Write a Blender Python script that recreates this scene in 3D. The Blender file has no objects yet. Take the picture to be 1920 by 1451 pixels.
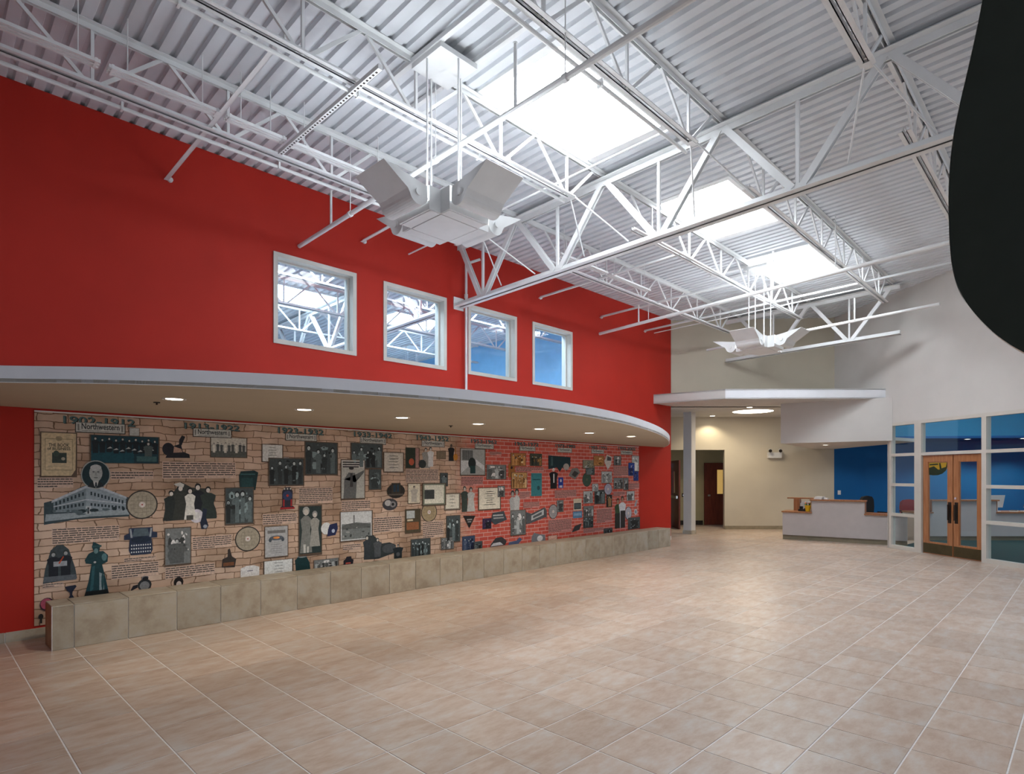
import bpy, math, random
from mathutils import Vector
random.seed(7)
C = bpy.context.scene.collection
sc = bpy.context.scene

# ------------------------------------------------------------------ camera, world, exposure
F_PX, HY, CAM_H, ANG = 1112.0, 889.0, 1.70, math.radians(44.43)
cam_d = bpy.data.cameras.new('camera'); cam = bpy.data.objects.new('camera', cam_d); C.objects.link(cam)
cam.location = (0, 0, CAM_H)
cam.rotation_euler = (math.radians(90), 0, ANG - math.radians(90))
cam_d.sensor_width = 36.0; cam_d.lens = 36.0 * F_PX / 1920.0
cam_d.shift_y = (HY - 725.5) / 1920.0
cam_d.clip_start = 0.05; cam_d.clip_end = 200
sc.camera = cam
wd = bpy.data.worlds.new('world'); sc.world = wd; wd.use_nodes = True
wd.node_tree.nodes['Background'].inputs[0].default_value = (0.80, 0.88, 1.0, 1)
wd.node_tree.nodes['Background'].inputs[1].default_value = 0.60
sc.view_settings.view_transform = 'Standard'; sc.view_settings.look = 'None'
sc.view_settings.gamma = 1.0; sc.view_settings.use_curve_mapping = False
sc.view_settings.exposure = 0.55
SKY_E, LAMP_W, CAN_W = 15.0, 30.0, 42.0      # skylight emission, pendant lamps, canopy downlights

# ------------------------------------------------------------------ coordinates
FX, FY = math.cos(ANG), math.sin(ANG)
RX, RY = FY, -FX
WALL = 7.83                                # face of the red wall
def DR(d, r): return (FX*d + RX*r, FY*d + RY*r)      # the wing turned 45 degrees
def ray(x, y):
    a = (x-960.0)/F_PX; return (FX+a*RX, FY+a*RY, (HY-y)/F_PX)
def onwall(x, y):
    d = ray(x, y); t = WALL/d[1]; return (t*d[0], CAM_H+t*d[2])
def zd(y): return 5.70 + 0.024*(WALL-y)    # underside of the sloping roof deck

# ------------------------------------------------------------------ materials
MATS = {}
def mat(name, col, rough=0.6, metal=0.0, noise=0.05, nscale=6.0, bump=0.0, spec=0.4, emit=0.0, ecol=None):
    if name in MATS: return MATS[name]
    m = bpy.data.materials.new(name); m.use_nodes = True; nt = m.node_tree
    b = nt.nodes['Principled BSDF']
    b.inputs['Roughness'].default_value = rough; b.inputs['Metallic'].default_value = metal
    b.inputs['Specular IOR Level'].default_value = spec
    b.inputs['Base Color'].default_value = (*col, 1)
    if noise > 0 or bump > 0:
        g = nt.nodes.new('ShaderNodeNewGeometry'); n = nt.nodes.new('ShaderNodeTexNoise')
        n.inputs['Scale'].default_value = nscale; n.inputs['Detail'].default_value = 4
        nt.links.new(g.outputs['Position'], n.inputs['Vector'])
        if noise > 0:
            r = nt.nodes.new('ShaderNodeValToRGB')
            r.color_ramp.elements[0].position = 0.3; r.color_ramp.elements[1].position = 0.7
            r.color_ramp.elements[0].color = (*[max(0, c*(1-noise)) for c in col], 1)
            r.color_ramp.elements[1].color = (*[min(1, c*(1+noise)) for c in col], 1)
            nt.links.new(n.outputs['Fac'], r.inputs['Fac']); nt.links.new(r.outputs['Color'], b.inputs['Base Color'])
        if bump > 0:
            bp = nt.nodes.new('ShaderNodeBump'); bp.inputs['Strength'].default_value = bump
            bp.inputs['Distance'].default_value = 0.01
            nt.links.new(n.outputs['Fac'], bp.inputs['Height']); nt.links.new(bp.outputs['Normal'], b.inputs['Normal'])
    if emit > 0:
        b.inputs['Emission Color'].default_value = (*(ecol or col), 1); b.inputs['Emission Strength'].default_value = emit
    MATS[name] = m; return m

def glass_mat(name, tint):
    if name in MATS: return MATS[name]
    m = bpy.data.materials.new(name); m.use_nodes = True; nt = m.node_tree; nt.nodes.remove(nt.nodes['Principled BSDF'])
    o = nt.nodes['Material Output']; mx = nt.nodes.new('ShaderNodeMixShader'); t = nt.nodes.new('ShaderNodeBsdfTransparent')
    g = nt.nodes.new('ShaderNodeBsdfGlossy'); fr = nt.nodes.new('ShaderNodeFresnel'); fr.inputs['IOR'].default_value = 1.45
    t.inputs['Color'].default_value = (*tint, 1); g.inputs['Roughness'].default_value = 0.02
    gm = nt.nodes.new('ShaderNodeNewGeometry'); iv = nt.nodes.new('ShaderNodeMath'); iv.operation = 'SUBTRACT'; iv.inputs[0].default_value = 1.0
    ml = nt.nodes.new('ShaderNodeMath'); ml.operation = 'MULTIPLY'; nt.links.new(gm.outputs['Backfacing'], iv.inputs[1]); nt.links.new(iv.outputs[0], ml.inputs[0]); nt.links.new(fr.outputs[0], ml.inputs[1])
    nt.links.new(ml.outputs[0], mx.inputs[0]); nt.links.new(t.outputs[0], mx.inputs[1]); nt.links.new(g.outputs[0], mx.inputs[2])
    nt.links.new(mx.outputs[0], o.inputs['Surface']); MATS[name] = m; return m

def tile_mat(name, c1, c2, c3, rough, spec, streak=(1.0, 1.0, 1.0)):
    m = bpy.data.materials.new(name); m.use_nodes = True; nt = m.node_tree; b = nt.nodes['Principled BSDF']; N = nt.nodes.new; L = nt.links.new
    g = N('ShaderNodeNewGeometry'); oi = N('ShaderNodeObjectInfo')
    add = N('ShaderNodeMath'); add.operation = 'ADD'
    L(oi.outputs['Random'], add.inputs[0]); L(g.outputs['Random Per Island'], add.inputs[1])
    mu = N('ShaderNodeVectorMath'); mu.operation = 'MULTIPLY_ADD'
    sh = N('ShaderNodeCombineXYZ'); k = N('ShaderNodeMath'); k.operation = 'MULTIPLY'; k.inputs[1].default_value = 37.0
    L(add.outputs[0], k.inputs[0]); L(k.outputs[0], sh.inputs[0]); L(k.outputs[0], sh.inputs[2])
    mu.inputs[1].default_value = streak; L(g.outputs['Position'], mu.inputs[0]); L(sh.outputs[0], mu.inputs[2])
    n = N('ShaderNodeTexNoise'); n.inputs['Scale'].default_value = 5.0; n.inputs['Detail'].default_value = 8; n.inputs['Roughness'].default_value = 0.62
    L(mu.outputs[0], n.inputs['Vector'])
    r = N('ShaderNodeValToRGB'); e = r.color_ramp.elements
    e[0].position = 0.33; e[0].color = (*c1, 1); e[1].position = 0.68; e[1].color = (*c3, 1)
    q = e.new(0.5); q.color = (*c2, 1)
    L(n.outputs['Fac'], r.inputs['Fac'])
    fr = N('ShaderNodeMath'); fr.operation = 'FRACT'; L(add.outputs[0], fr.inputs[0])
    mr = N('ShaderNodeMapRange'); mr.inputs['To Min'].default_value = 0.90; mr.inputs['To Max'].default_value = 1.08
    L(fr.outputs[0], mr.inputs['Value'])
    sc_ = N('ShaderNodeVectorMath'); sc_.operation = 'SCALE'; L(r.outputs['Color'], sc_.inputs[0]); L(mr.outputs[0], sc_.inputs['Scale'])
    L(sc_.outputs[0], b.inputs['Base Color'])
    b.inputs['Roughness'].default_value = rough; b.inputs['Specular IOR Level'].default_value = spec
    bp = N('ShaderNodeBump'); bp.inputs['Strength'].default_value = 0.08; bp.inputs['Distance'].default_value = 0.004
    L(n.outputs['Fac'], bp.inputs['Height']); L(bp.outputs['Normal'], b.inputs['Normal'])
    MATS[name] = m; return m

def wood_mat(name, c1, c2, rough=0.35):
    m = bpy.data.materials.new(name); m.use_nodes = True; nt = m.node_tree; b = nt.nodes['Principled BSDF']
    g = nt.nodes.new('ShaderNodeNewGeometry'); mp = nt.nodes.new('ShaderNodeMapping'); mp.inputs['Scale'].default_value = (14, 14, 1.2)
    n = nt.nodes.new('ShaderNodeTexNoise'); n.inputs['Scale'].default_value = 2.5; n.inputs['Detail'].default_value = 5
    r = nt.nodes.new('ShaderNodeValToRGB'); r.color_ramp.elements[0].position = .35; r.color_ramp.elements[1].position = .65
    r.color_ramp.elements[0].color = (*c1, 1); r.color_ramp.elements[1].color = (*c2, 1)
    nt.links.new(g.outputs['Position'], mp.inputs['Vector']); nt.links.new(mp.outputs[0], n.inputs['Vector'])
    nt.links.new(n.outputs['Fac'], r.inputs['Fac']); nt.links.new(r.outputs[0], b.inputs['Base Color']); b.inputs['Roughness'].default_value = rough
    MATS[name] = m; return m

def mural_mat():
    m = bpy.data.materials.new('mural_brick_print'); m.use_nodes = True; nt = m.node_tree; b = nt.nodes['Principled BSDF']; N = nt.nodes.new; L = nt.links.new
    g = N('ShaderNodeNewGeometry'); sp = N('ShaderNodeSeparateXYZ'); L(g.outputs['Position'], sp.inputs[0])
    nz = N('ShaderNodeTexNoise'); nz.inputs['Scale'].default_value = 4.0; nz.inputs['Detail'].default_value = 6; L(g.outputs['Position'], nz.inputs['Vector'])
    big = N('ShaderNodeTexNoise'); big.inputs['Scale'].default_value = 2.2; big.inputs['Detail'].default_value = 5; L(g.outputs['Position'], big.inputs['Vector'])
    cb = N('ShaderNodeCombineXYZ'); L(sp.outputs['X'], cb.inputs[0]); L(sp.outputs['Z'], cb.inputs[1])
    # wobble the stone courses
    wob = N('ShaderNodeVectorMath'); wob.operation = 'MULTIPLY_ADD'; wob.inputs[1].default_value = (0.14, 0.075, 0)
    L(nz.outputs['Color'], wob.inputs[0]); L(cb.outputs[0], wob.inputs[2])
    def brick(c1, c2, cm, w, h, mort, vec):
        t = N('ShaderNodeTexBrick'); t.inputs['Color1'].default_value = (*c1, 1); t.inputs['Color2'].default_value = (*c2, 1); t.inputs['Mortar'].default_value = (*cm, 1)
        t.inputs['Scale'].default_value = 1.0; t.inputs['Brick Width'].default_value = w; t.inputs['Row Height'].default_value = h
        t.inputs['Mortar Size'].default_value = mort; t.inputs['Mortar Smooth'].default_value = 0.4; t.inputs['Bias'].default_value = 0.0
        L(vec, t.inputs['Vector']); return t
    t1 = brick((.62, .44, .32), (.78, .62, .50), (.24, .155, .10), .23, .082, .006, wob.outputs[0])
    t2 = brick((.58, .085, .06), (.70, .15, .105), (.74, .52, .48), .21, .072, .006, cb.outputs[0])
    rp = N('ShaderNodeValToRGB'); rp.color_ramp.elements[0].position = .3; rp.color_ramp.elements[0].color = (.42, .33, .25, 1)
    rp.color_ramp.elements[1].position = .62; rp.color_ramp.elements[1].color = (1.05, 1.0, .98, 1); L(big.outputs['Fac'], rp.inputs['Fac'])
    mx1 = N('ShaderNodeMix'); mx1.data_type = 'RGBA'; mx1.blend_type = 'MULTIPLY'; mx1.inputs[0].default_value = .75
    L(t1.outputs['Color'], mx1.inputs[6]); L(rp.outputs[0], mx1.inputs[7])
    mr = N('ShaderNodeMapRange'); mr.inputs['From Min'].default_value = 6.55; mr.inputs['From Max'].default_value = 7.15; L(sp.outputs['X'], mr.inputs['Value'])
    mx = N('ShaderNodeMix'); mx.data_type = 'RGBA'; L(mr.outputs[0], mx.inputs[0]); L(mx1.outputs[2], mx.inputs[6]); L(t2.outputs['Color'], mx.inputs[7])
    L(mx.outputs[2], b.inputs['Base Color']); b.inputs['Roughness'].default_value = 0.5; b.inputs['Specular IOR Level'].default_value = .3
    MATS['mural'] = m; return m

WHITE = mat('white_steel_paint', (.76, .77, .77), .45, noise=.03)
DECK = mat('painted_roof_deck', (.66, .68, .71), .5, noise=.04, nscale=3)
RED = mat('red_wall_paint', (.47, .024, .013), .62, noise=.04, nscale=2, spec=.25)
BEIGE = mat('beige_wall_paint', (.60, .54, .43), .7, noise=.03, nscale=2, spec=.2)
OFFW = mat('off_white_wall_paint', (.63, .61, .585), .7, noise=.03, nscale=2, spec=.2)
PALE = mat('pale_fascia_paint', (.82, .83, .87), .55, noise=.02)
TAUPE = mat('taupe_soffit_paint', (.50, .45, .36), .75, noise=.03, nscale=2, spec=.15)
BLUE = mat('blue_wall_paint', (.004, .115, .34), .6, noise=.04, nscale=2, spec=.25)
LITBLUE = mat('lit_blue_wall_paint', (.025, .25, .47), .6, noise=.04, nscale=2)  # the blue lightened to carry the light on the upper bulkhead
FRAME = mat('window_frame_paint', (.60, .57, .52), .45, noise=.03)
GROUT = mat('grout', (.80, .77, .75), .8, noise=.08, nscale=40)
FTILE = tile_mat('floor_tile', (.45, .315, .23), (.53, .41, .325), (.57, .505, .45), .34, .45, (1.0, 2.2, 1.0))
BTILE = tile_mat('bench_tile', (.33, .27, .20), (.42, .365, .28), (.45, .42, .36), .42, .35)
BROWNT = tile_mat('bench_end_tile', (.24, .13, .06), (.32, .18, .09), (.36, .23, .13), .5, .3)
MAPLE = wood_mat('orange_wood', (.33, .125, .045), (.43, .19, .08))
CHERRY = wood_mat('dark_red_wood', (.12, .02, .010), (.19, .035, .016))
TRIMW = wood_mat('counter_edge_wood', (.30, .12, .05), (.40, .18, .08))
DARKM = mat('dark_bronze', (.035, .028, .022), .4, .6, noise=.1)
BRASS = mat('aged_brass_kick_plate', (.10, .085, .045), .35, .8, noise=.15)
CHROME = mat('chrome', (.7, .7, .7), .18, 1.0, noise=0)
BLACK = mat('black_fabric', (.012, .012, .014), .85, noise=.15, nscale=60)
REDF = mat('red_fabric', (.28, .012, .014), .85, noise=.12, nscale=60)
GLASS = glass_mat('clear_glass', (.93, .97, .97)); GLASSB = glass_mat('upper_window_glass', (.82, .93, 1.0))
DESKW = mat('counter_laminate', (.50, .46, .45), .5, noise=.03)
WHITEP = mat('white_plastic', (.75, .75, .74), .4, noise=.02)
CARPET = mat('teal_carpet', (.012, .055, .060), .95, noise=.25, nscale=80)
SKYM = mat('skylight_diffuser', (.9, .95, 1.0), .5, noise=0, emit=SKY_E, ecol=(.90, .955, 1.0))
LAMPM = mat('lamp_glow', (1, 1, 1), .5, noise=0, emit=14, ecol=(.95, .97, 1))
WARMM = mat('warm_lamp_glow', (1, .9, .75), .5, noise=0, emit=9, ecol=(1, .88, .70))
SHADEG = mat('shaded_green_panel', (.024, .031, .025), .6, noise=.06, spec=.2)  # darkness of the panel's unlit side is put into this colour

# ------------------------------------------------------------------ mesh building
class MB:
    def __init__(s): s.v = []; s.f = []; s.m = []; s.mats = []
    def mi(s, m):
        if m not in s.mats: s.mats.append(m)
        return s.mats.index(m)
    def add(s, vs, fs, m=None):
        o = len(s.v); s.v += [tuple(p) for p in vs]; s.f += [tuple(i+o for i in f) for f in fs]
        k = s.mi(m) if m else 0; s.m += [k]*len(fs); return s
    def box(s, a, b, m=None):
        x0, y0, z0 = [min(p, q) for p, q in zip(a, b)]; x1, y1, z1 = [max(p, q) for p, q in zip(a, b)]
        v = [(x0,y0,z0),(x1,y0,z0),(x1,y1,z0),(x0,y1,z0),(x0,y0,z1),(x1,y0,z1),(x1,y1,z1),(x0,y1,z1)]
        return s.add(v, [(3,2,1,0),(4,5,6,7),(0,1,5,4),(1,2,6,5),(2,3,7,6),(3,0,4,7)], m)
    def bbox(s, a, b, bev=.006, m=None):            # box with its edges chamfered
        x0, y0, z0 = a; x1, y1, z1 = b; e = min(bev, .45*min(x1-x0, y1-y0, z1-z0)); v = []
        for zz, k in ((z0, e), (z0+e, 0), (z1-e, 0), (z1, e)):
            ax, bx, ay, by = x0+k, x1-k, y0+k, y1-k; c = e if k == 0 else e*.5
            v += [(ax+c,ay,zz),(bx-c,ay,zz),(bx,ay+c,zz),(bx,by-c,zz),(bx-c,by,zz),(ax+c,by,zz),(ax,by-c,zz),(ax,ay+c,zz)]
        f = [tuple(range(7,-1,-1)), tuple(range(24,32))]
        for r in range(3):
            for i in range(8):
                j = (i+1) % 8; f.append((r*8+i, r*8+j, r*8+8+j, r*8+8+i))
        return s.add(v, f, m)
    def prism(s, poly, z0, z1, m=None):             # poly counter-clockwise; z0, z1 numbers or lists
        n = len(poly); za = z0 if isinstance(z0, (list, tuple)) else [z0]*n; zb = z1 if isinstance(z1, (list, tuple)) else [z1]*n
        v = [(p[0], p[1], za[i]) for i, p in enumerate(poly)] + [(p[0], p[1], zb[i]) for i, p in enumerate(poly)]
        f = [tuple(range(n-1, -1, -1)), tuple(range(n, 2*n))] + [(i, (i+1) % n, n+(i+1) % n, n+i) for i in range(n)]
        return s.add(v, f, m)
    def slabline(s, p, q, t, z0, z1, m=None):       # upright slab between two plan points, thickness t to the left of p->q
        dx, dy = q[0]-p[0], q[1]-p[1]; l = math.hypot(dx, dy); nx, ny = -dy/l*t, dx/l*t
        poly = [p, q, (q[0]+nx, q[1]+ny), (p[0]+nx, p[1]+ny)]
        if t < 0: poly.reverse()
        return s.prism(poly, z0, z1, m)
    def tube(s, p, q, r, n=8, m=None, r2=None):
        p, q = Vector(p), Vector(q); d = (q-p).normalized(); a = d.orthogonal().normalized(); b = d.cross(a); r2 = r if r2 is None else r2
        v = [p+(a*math.cos(2*math.pi*i/n)+b*math.sin(2*math.pi*i/n))*r for i in range(n)] + [q+(a*math.cos(2*math.pi*i/n)+b*math.sin(2*math.pi*i/n))*r2 for i in range(n)]
        return s.add(v, [tuple(range(n-1,-1,-1)), tuple(range(n,2*n))] + [(i,(i+1)%n,n+(i+1)%n,n+i) for i in range(n)], m)
    def bar(s, p, q, w, h, m=None):                 # rectangular bar, w across, h in the upright plane
        p, q = Vector(p), Vector(q); d = (q-p).normalized(); up = Vector((0,0,1))
        if abs(d.z) > .97: up = Vector((1,0,0))
        a = d.cross(up).normalized()*w/2; b = a.cross(d).normalized()*h/2
        v = [p-a-b, p+a-b, p+a+b, p-a+b, q-a-b, q+a-b, q+a+b, q-a+b]
        return s.add(v, [(0,1,2,3)[::-1],(4,5,6,7)[::1],(0,1,5,4),(1,2,6,5),(2,3,7,6),(3,0,4,7)], m)
    def angle(s, p, q, leg, th, sx, up, m=None):    # L-section: one flat leg and one upright leg
        p, q = Vector(p), Vector(q); d = (q-p).normalized(); a = d.cross(Vector((0,0,1))).normalized()*sx
        u = Vector((0,0,1))*up
        for (c0, c1, h0, h1) in ((0, leg, 0, th), (0, th, 0, leg)):
            v = [p+a*c0+u*h0, p+a*c1+u*h0, p+a*c1+u*h1, p+a*c0+u*h1, q+a*c0+u*h0, q+a*c1+u*h0, q+a*c1+u*h1, q+a*c0+u*h1]
            s.add(v, [(3,2,1,0),(4,5,6,7),(0,1,5,4),(1,2,6,5),(2,3,7,6),(3,0,4,7)], m)
        return s
    def disc(s, c, r, z=None, n=24, m=None):
        return s.add([(c[0]+r*math.cos(2*math.pi*i/n), c[1]+r*math.sin(2*math.pi*i/n), c[2]) for i in range(n)], [tuple(range(n-1,-1,-1))], m)
    def lathe(s, c, prof, n=20, m=None):
        v = []; 
        for (r, z) in prof: v += [(c[0]+r*math.cos(2*math.pi*i/n), c[1]+r*math.sin(2*math.pi*i/n), c[2]+z) for i in range(n)]
        f = [(k*n+i, k*n+(i+1)%n, k*n+n+(i+1)%n, k*n+n+i) for k in range(len(prof)-1) for i in range(n)]
        return s.add(v, f, m)

ORG = {}
def tag(o, label=None, cat=None, group=None, kind=None):
    if label: o['label'] = label
    if cat: o['category'] = cat
    if group: o['group'] = group
    if kind: o['kind'] = kind
    return o
def thing(name, label, cat, loc=(0,0,0), group=None):
    o = bpy.data.objects.new(name, None); C.objects.link(o); o.location = loc; o.empty_display_size = .1
    ORG[o.name] = Vector(loc); return tag(o, label, cat, group)
def obj(name, mb, m, parent=None, local=False, smooth=False):
    off = Vector((0,0,0))
    if parent is not None and not local: off = ORG[parent.name]
    me = bpy.data.meshes.new(name); me.from_pydata([tuple(Vector(p)-off) for p in mb.v], [], mb.f)
    for k in (mb.mats or [m]): me.materials.append(k)
    if mb.mats: me.polygons.foreach_set('material_index', mb.m)
    if smooth: me.polygons.foreach_set('use_smooth', [True]*len(me.polygons))
    me.update(); o = bpy.data.objects.new(name, me); C.objects.link(o)
    if parent is not None: o.parent = parent
    ORG[o.name] = off if parent is not None else Vector((0,0,0))
    return o
def struct(name, mb, m, label=None, parent=None):
    o = obj(name, mb, m, parent)
    if parent is None: tag(o, label, None, None, 'structure')
    return o
def copy_tree(o, loc, label=None):
    c = o.copy(); C.objects.link(c); c.location = loc; ORG[c.name] = Vector(loc)
    if label: c['label'] = label
    for ch in o.children:
        k = ch.copy(); C.objects.link(k); k.parent = c
        for g in ch.children:
            q = g.copy(); C.objects.link(q); q.parent = k
    return c
def light(kind, loc, energy, col, parent=None, size=.05, **kw):
    l = bpy.data.lights.new('lamp_light', kind); l.energy = energy; l.color = col
    if kind != 'AREA': l.shadow_soft_size = size
    else: l.size = size
    for k, v in kw.items(): setattr(l, k, v)
    o = bpy.data.objects.new('lamp_light', l); C.objects.link(o)
    if parent is not None:
        o.parent = parent; o.location = Vector(loc)-ORG[parent.name]
    else: o.location = loc
    return o

# ================================================================== THE SETTING
# ---- floor with single tiles
PIT, X0T, Y0T = .4555, .690, 2.172
fl = struct('floor', MB().box((-6,-6,-.15), (26,26,0)), GROUT, 'beige ceramic tile floor with pale grout joints')
TC0 = (15.45, 8.40); TU = (-4.85/4.908, .75/4.908)            # line of the angled glazed wall (d, r)
def wall_side(x, y):                                          # > 0 on the office side of the glazed wall
    d = x*FX+y*FY; r = x*RX+y*RY
    return (r-TC0[1])*(-TU[0]) - (d-TC0[0])*(-TU[1]) if False else (r - (TC0[1] + (TC0[0]-d)*(.75/4.85)))
def proj(x, y, z):
    d = x*FX+y*FY
    if d < .3: return None
    return (960+F_PX*(x*RX+y*RY)/d, HY-F_PX*(z-CAM_H)/d, d)
tiles = []
for i in range(-14, 46):
    for j in range(-18, 36):
        cx, cy = X0T+(i+.5)*PIT, Y0T+(j+.5)*PIT
        if cy > WALL+.1 and cx < 13.9: continue
        d = cx*FX+cy*FY
        if d > 20.2 or cx < -5 or cy < -5: continue
        if wall_side(cx, cy) > .25 and d < 13.7: continue
        if wall_side(cx, cy) > 2.2: continue
        p = proj(cx, cy, 0); a = 0
        if p and -40 < p[0] < 1960 and p[1] < 1500:
            a = 1.0/p[2]**3
            if 7.2 < cy < WALL and .97 < cx < 12.6: a = 0
        tiles.append((a, cx, cy))
tiles.sort(reverse=True)
h = PIT/2-.0045
def tile_mb(mb, cx, cy, h=h, z=.003):
    e = .0015
    v = [(cx-h,cy-h,-.002),(cx+h,cy-h,-.002),(cx+h,cy+h,-.002),(cx-h,cy+h,-.002),(cx-h,cy-h,z-e),(cx+h,cy-h,z-e),(cx+h,cy+h,z-e),(cx-h,cy+h,z-e),
         (cx-h+e,cy-h+e,z),(cx+h-e,cy-h+e,z),(cx+h-e,cy+h-e,z),(cx-h+e,cy+h-e,z)]
    return mb.add(v, [(8,9,10,11),(0,1,5,4),(1,2,6,5),(2,3,7,6),(3,0,4,7),(4,5,9,8),(5,6,10,9),(6,7,11,10),(7,4,8,11)])
t0 = obj('tile', tile_mb(MB(), 0, 0), FTILE, fl)
for k, (a, cx, cy) in enumerate(tiles[:300]):
    t = t0 if k == 0 else t0.copy()
    if k: C.objects.link(t)
    t.location = (cx, cy, 0)
rest = MB()
for (a, cx, cy) in tiles[300:]: tile_mb(rest, cx, cy)
tag(obj('tile_field', rest, FTILE, fl), kind='stuff')

# ---- red wall with four window openings
WX = [(3.43, 4.67), (5.15, 6.39), (6.885, 8.10), (8.555, 9.785)]; WZ0, WZ1 = 3.462, 4.677
TH = .22; XE = 13.88
rw = MB()
xs = -6.0
for (a, b) in WX:
    rw.box((xs, WALL, 0), (a, WALL+TH, zd(WALL))); rw.box((a, WALL, 0), (b, WALL+TH, WZ0)); rw.box((a, WALL, WZ1), (b, WALL+TH, zd(WALL))); xs = b
rw.box((xs, WALL, 0), (XE, WALL+TH, zd(WALL)))
wall_left = struct('wall_left', rw, RED, 'tall red painted wall above and around the mural')
bb = struct('baseboard_left', MB(), None, 'row of grey tile baseboard along the red wall') if False else None
bbm = MB().box((-6, WALL-.012, 0), (.80, WALL, .105)); 
bbo = struct('baseboard_left', MB().box((-6, WALL-.006, 0), (XE, WALL, .10)), GROUT, 'tile baseboard along the foot of the red wall')
tb = MB().bbox((-.2245, WALL-.014, .0), (.2245, WALL-.004, .105), .003)
for k in range(-3, 30):
    cx = X0T+(k+.5)*PIT
    if cx+.23 > XE: break
    if k == -3: bt = bt0 = obj('tile', tb, BTILE, bbo)
    else: bt = bt0.copy(); C.objects.link(bt)
    bt.location = (cx, 0, 0)

def make_window(n, a, b):
    w = MB(); y0, y1 = WALL-.018, WALL+TH+.01; t = .055
    for (p, q) in (((a-.005,WZ0-.005),(b+.005,WZ0+t)), ((a-.005,WZ1-t),(b+.005,WZ1+.005)), ((a-.005,WZ0+t),(a+t,WZ1-t)), ((b-t,WZ0+t),(b+.005,WZ1-t))):
        w.box((p[0], y0, p[1]), (q[0], y1, q[1]))
    o = struct('window_%d' % n, w, FRAME, 'beige framed square interior window in the red wall, %s from the left' % ['first', 'second', 'third', 'fourth'][n-1])
    st = MB()
    for (p, q) in (((a+t,WZ0+t),(b-t,WZ0+t+.025)), ((a+t,WZ1-t-.025),(b-t,WZ1-t)), ((a+t,WZ0+t+.025),(a+t+.025,WZ1-t-.025)), ((b-t-.025,WZ0+t+.025),(b-t,WZ1-t-.025))):
        st.box((p[0], WALL+.10, p[1]), (q[0], WALL+.15, q[1]))
    obj('glazing_stop', st, FRAME, o)
    obj('pane', MB().box((a+t+.005, WALL+.12, WZ0+t+.005), (b-t-.005, WALL+.128, WZ1-t-.005)), GLASSB, o)
for n, (a, b) in enumerate(WX): make_window(n+1, a, b)

# ---- roof deck with flutes, open at the skylights
SKY = [(4.36, 6.18, 3.62, 4.72), (7.97, 9.80, 3.62, 4.72), (11.27, 13.10, 3.62, 4.72),
       (5.0, 6.6, 11.9, 13.0), (8.2, 9.8, 11.9, 13.0), (3.2, 5.6, 8.4, 9.6), (7.6, 10.0, 8.4, 9.6)]  # last two are unseen, added to brighten the room behind the red wall
dk = MB(); P = .1524
prof = [(0, 0), (.088, 0), (.100, .038), (.140, .038), (.1524, 0)]
k = -26
while k*P < 21.5:
    x = k*P; k += 1
    ys = [-4.5, WALL+.0, 17.0]; iv = [(-4.5, 17.0)]
    for (a, b, c, d_) in SKY:
        if x+P > a-.04 and x < b+.04:
            nv = []
            for (p, q) in iv:
                if c-.05 > p and d_+.05 < q: nv += [(p, c-.05), (d_+.05, q)]
                else: nv.append((p, q))
            iv = nv
    for (p, q) in iv:
        v = []
        for (u, w) in prof: v += [(x+u, p, zd(p)+w), (x+u, q, zd(q)+w)]
        dk.add(v, [(2*i, 2*i+1, 2*i+3, 2*i+2) for i in range(4)])
ceil_o = struct('ceiling', dk, DECK, 'white fluted steel roof deck')
for n, (a, b, c, d_) in enumerate(SKY):
    z = zd((c+d_)/2)
    lab = ['large skylight beside the nearer pendant fixture', 'skylight beyond the big truss girder', 'farthest skylight, above the distant pendant fixture',
           'skylight seen through the first window of the red wall', 'skylight seen through the second window of the red wall', 'unseen skylight added to brighten the room behind the first window', 'unseen skylight added to brighten the room behind the third window'][n]
    s = thing('skylight', 'white glowing rectangular ' + lab, 'skylight', ((a+b)/2, (c+d_)/2, z))
    cb = MB()
    zz0, zz1 = z-.012, z+.10
    for (p, q) in (((a-.10,c-.06),(a,d_+.06)), ((b,c-.06),(b+.10,d_+.06)), ((a,c-.06),(b,c)), ((a,d_),(b,d_+.06))):
        cb.box((p[0], p[1], zz0), (q[0], q[1], zz1))
    obj('curb', cb, WHITE, s)
    obj('diffuser', MB().box((a, c, z+.055), (b, d_, z+.075)), SKYM, s)

# ---- the 45 degree wing: walls round the reception corner
def P2(d, r): return DR(d, r)
BW = 15.45
w = MB(); w.slabline(P2(BW, 4.10), P2(BW, 8.40), .15, 3.46, 5.86)
struct('wall_back', w, BEIGE, 'beige wall above the angled entry canopy')
def TW(t, off=0.0):                       # point along the glazed wall, off metres towards the office
    d = TC0[0]+TU[0]*t; r = TC0[1]+TU[1]*t
    return P2(d + off*TU[1], r - off*TU[0])
def t_of(px):
    a = (px-960.0)/F_PX; return (TC0[0]*a-TC0[1])/(TU[1]-TU[0]*a)
T0, T1 = t_of(1664), 9.2
w = MB()
def tw(t0, t1, z0, z1, th=.16, off=0.0, mb=None, m=None):
    poly = [TW(t0, off), TW(t1, off), TW(t1, off+th), TW(t0, off+th)]
    # order so that the prism faces outwards
    ar = sum(poly[i][0]*poly[(i+1)%4][1]-poly[(i+1)%4][0]*poly[i][1] for i in range(4))
    if ar < 0: poly.reverse()
    return (w if mb is None else mb).prism(poly, z0, z1, m)
tw(-.15, T0, 3.46, 6.1); tw(T0, T1, 2.87, 6.1); tw(T0, t_of(1666.5), 0, 2.87)
struct('wall_right', w, OFFW, 'off white angled wall above the office glazing')
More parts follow.
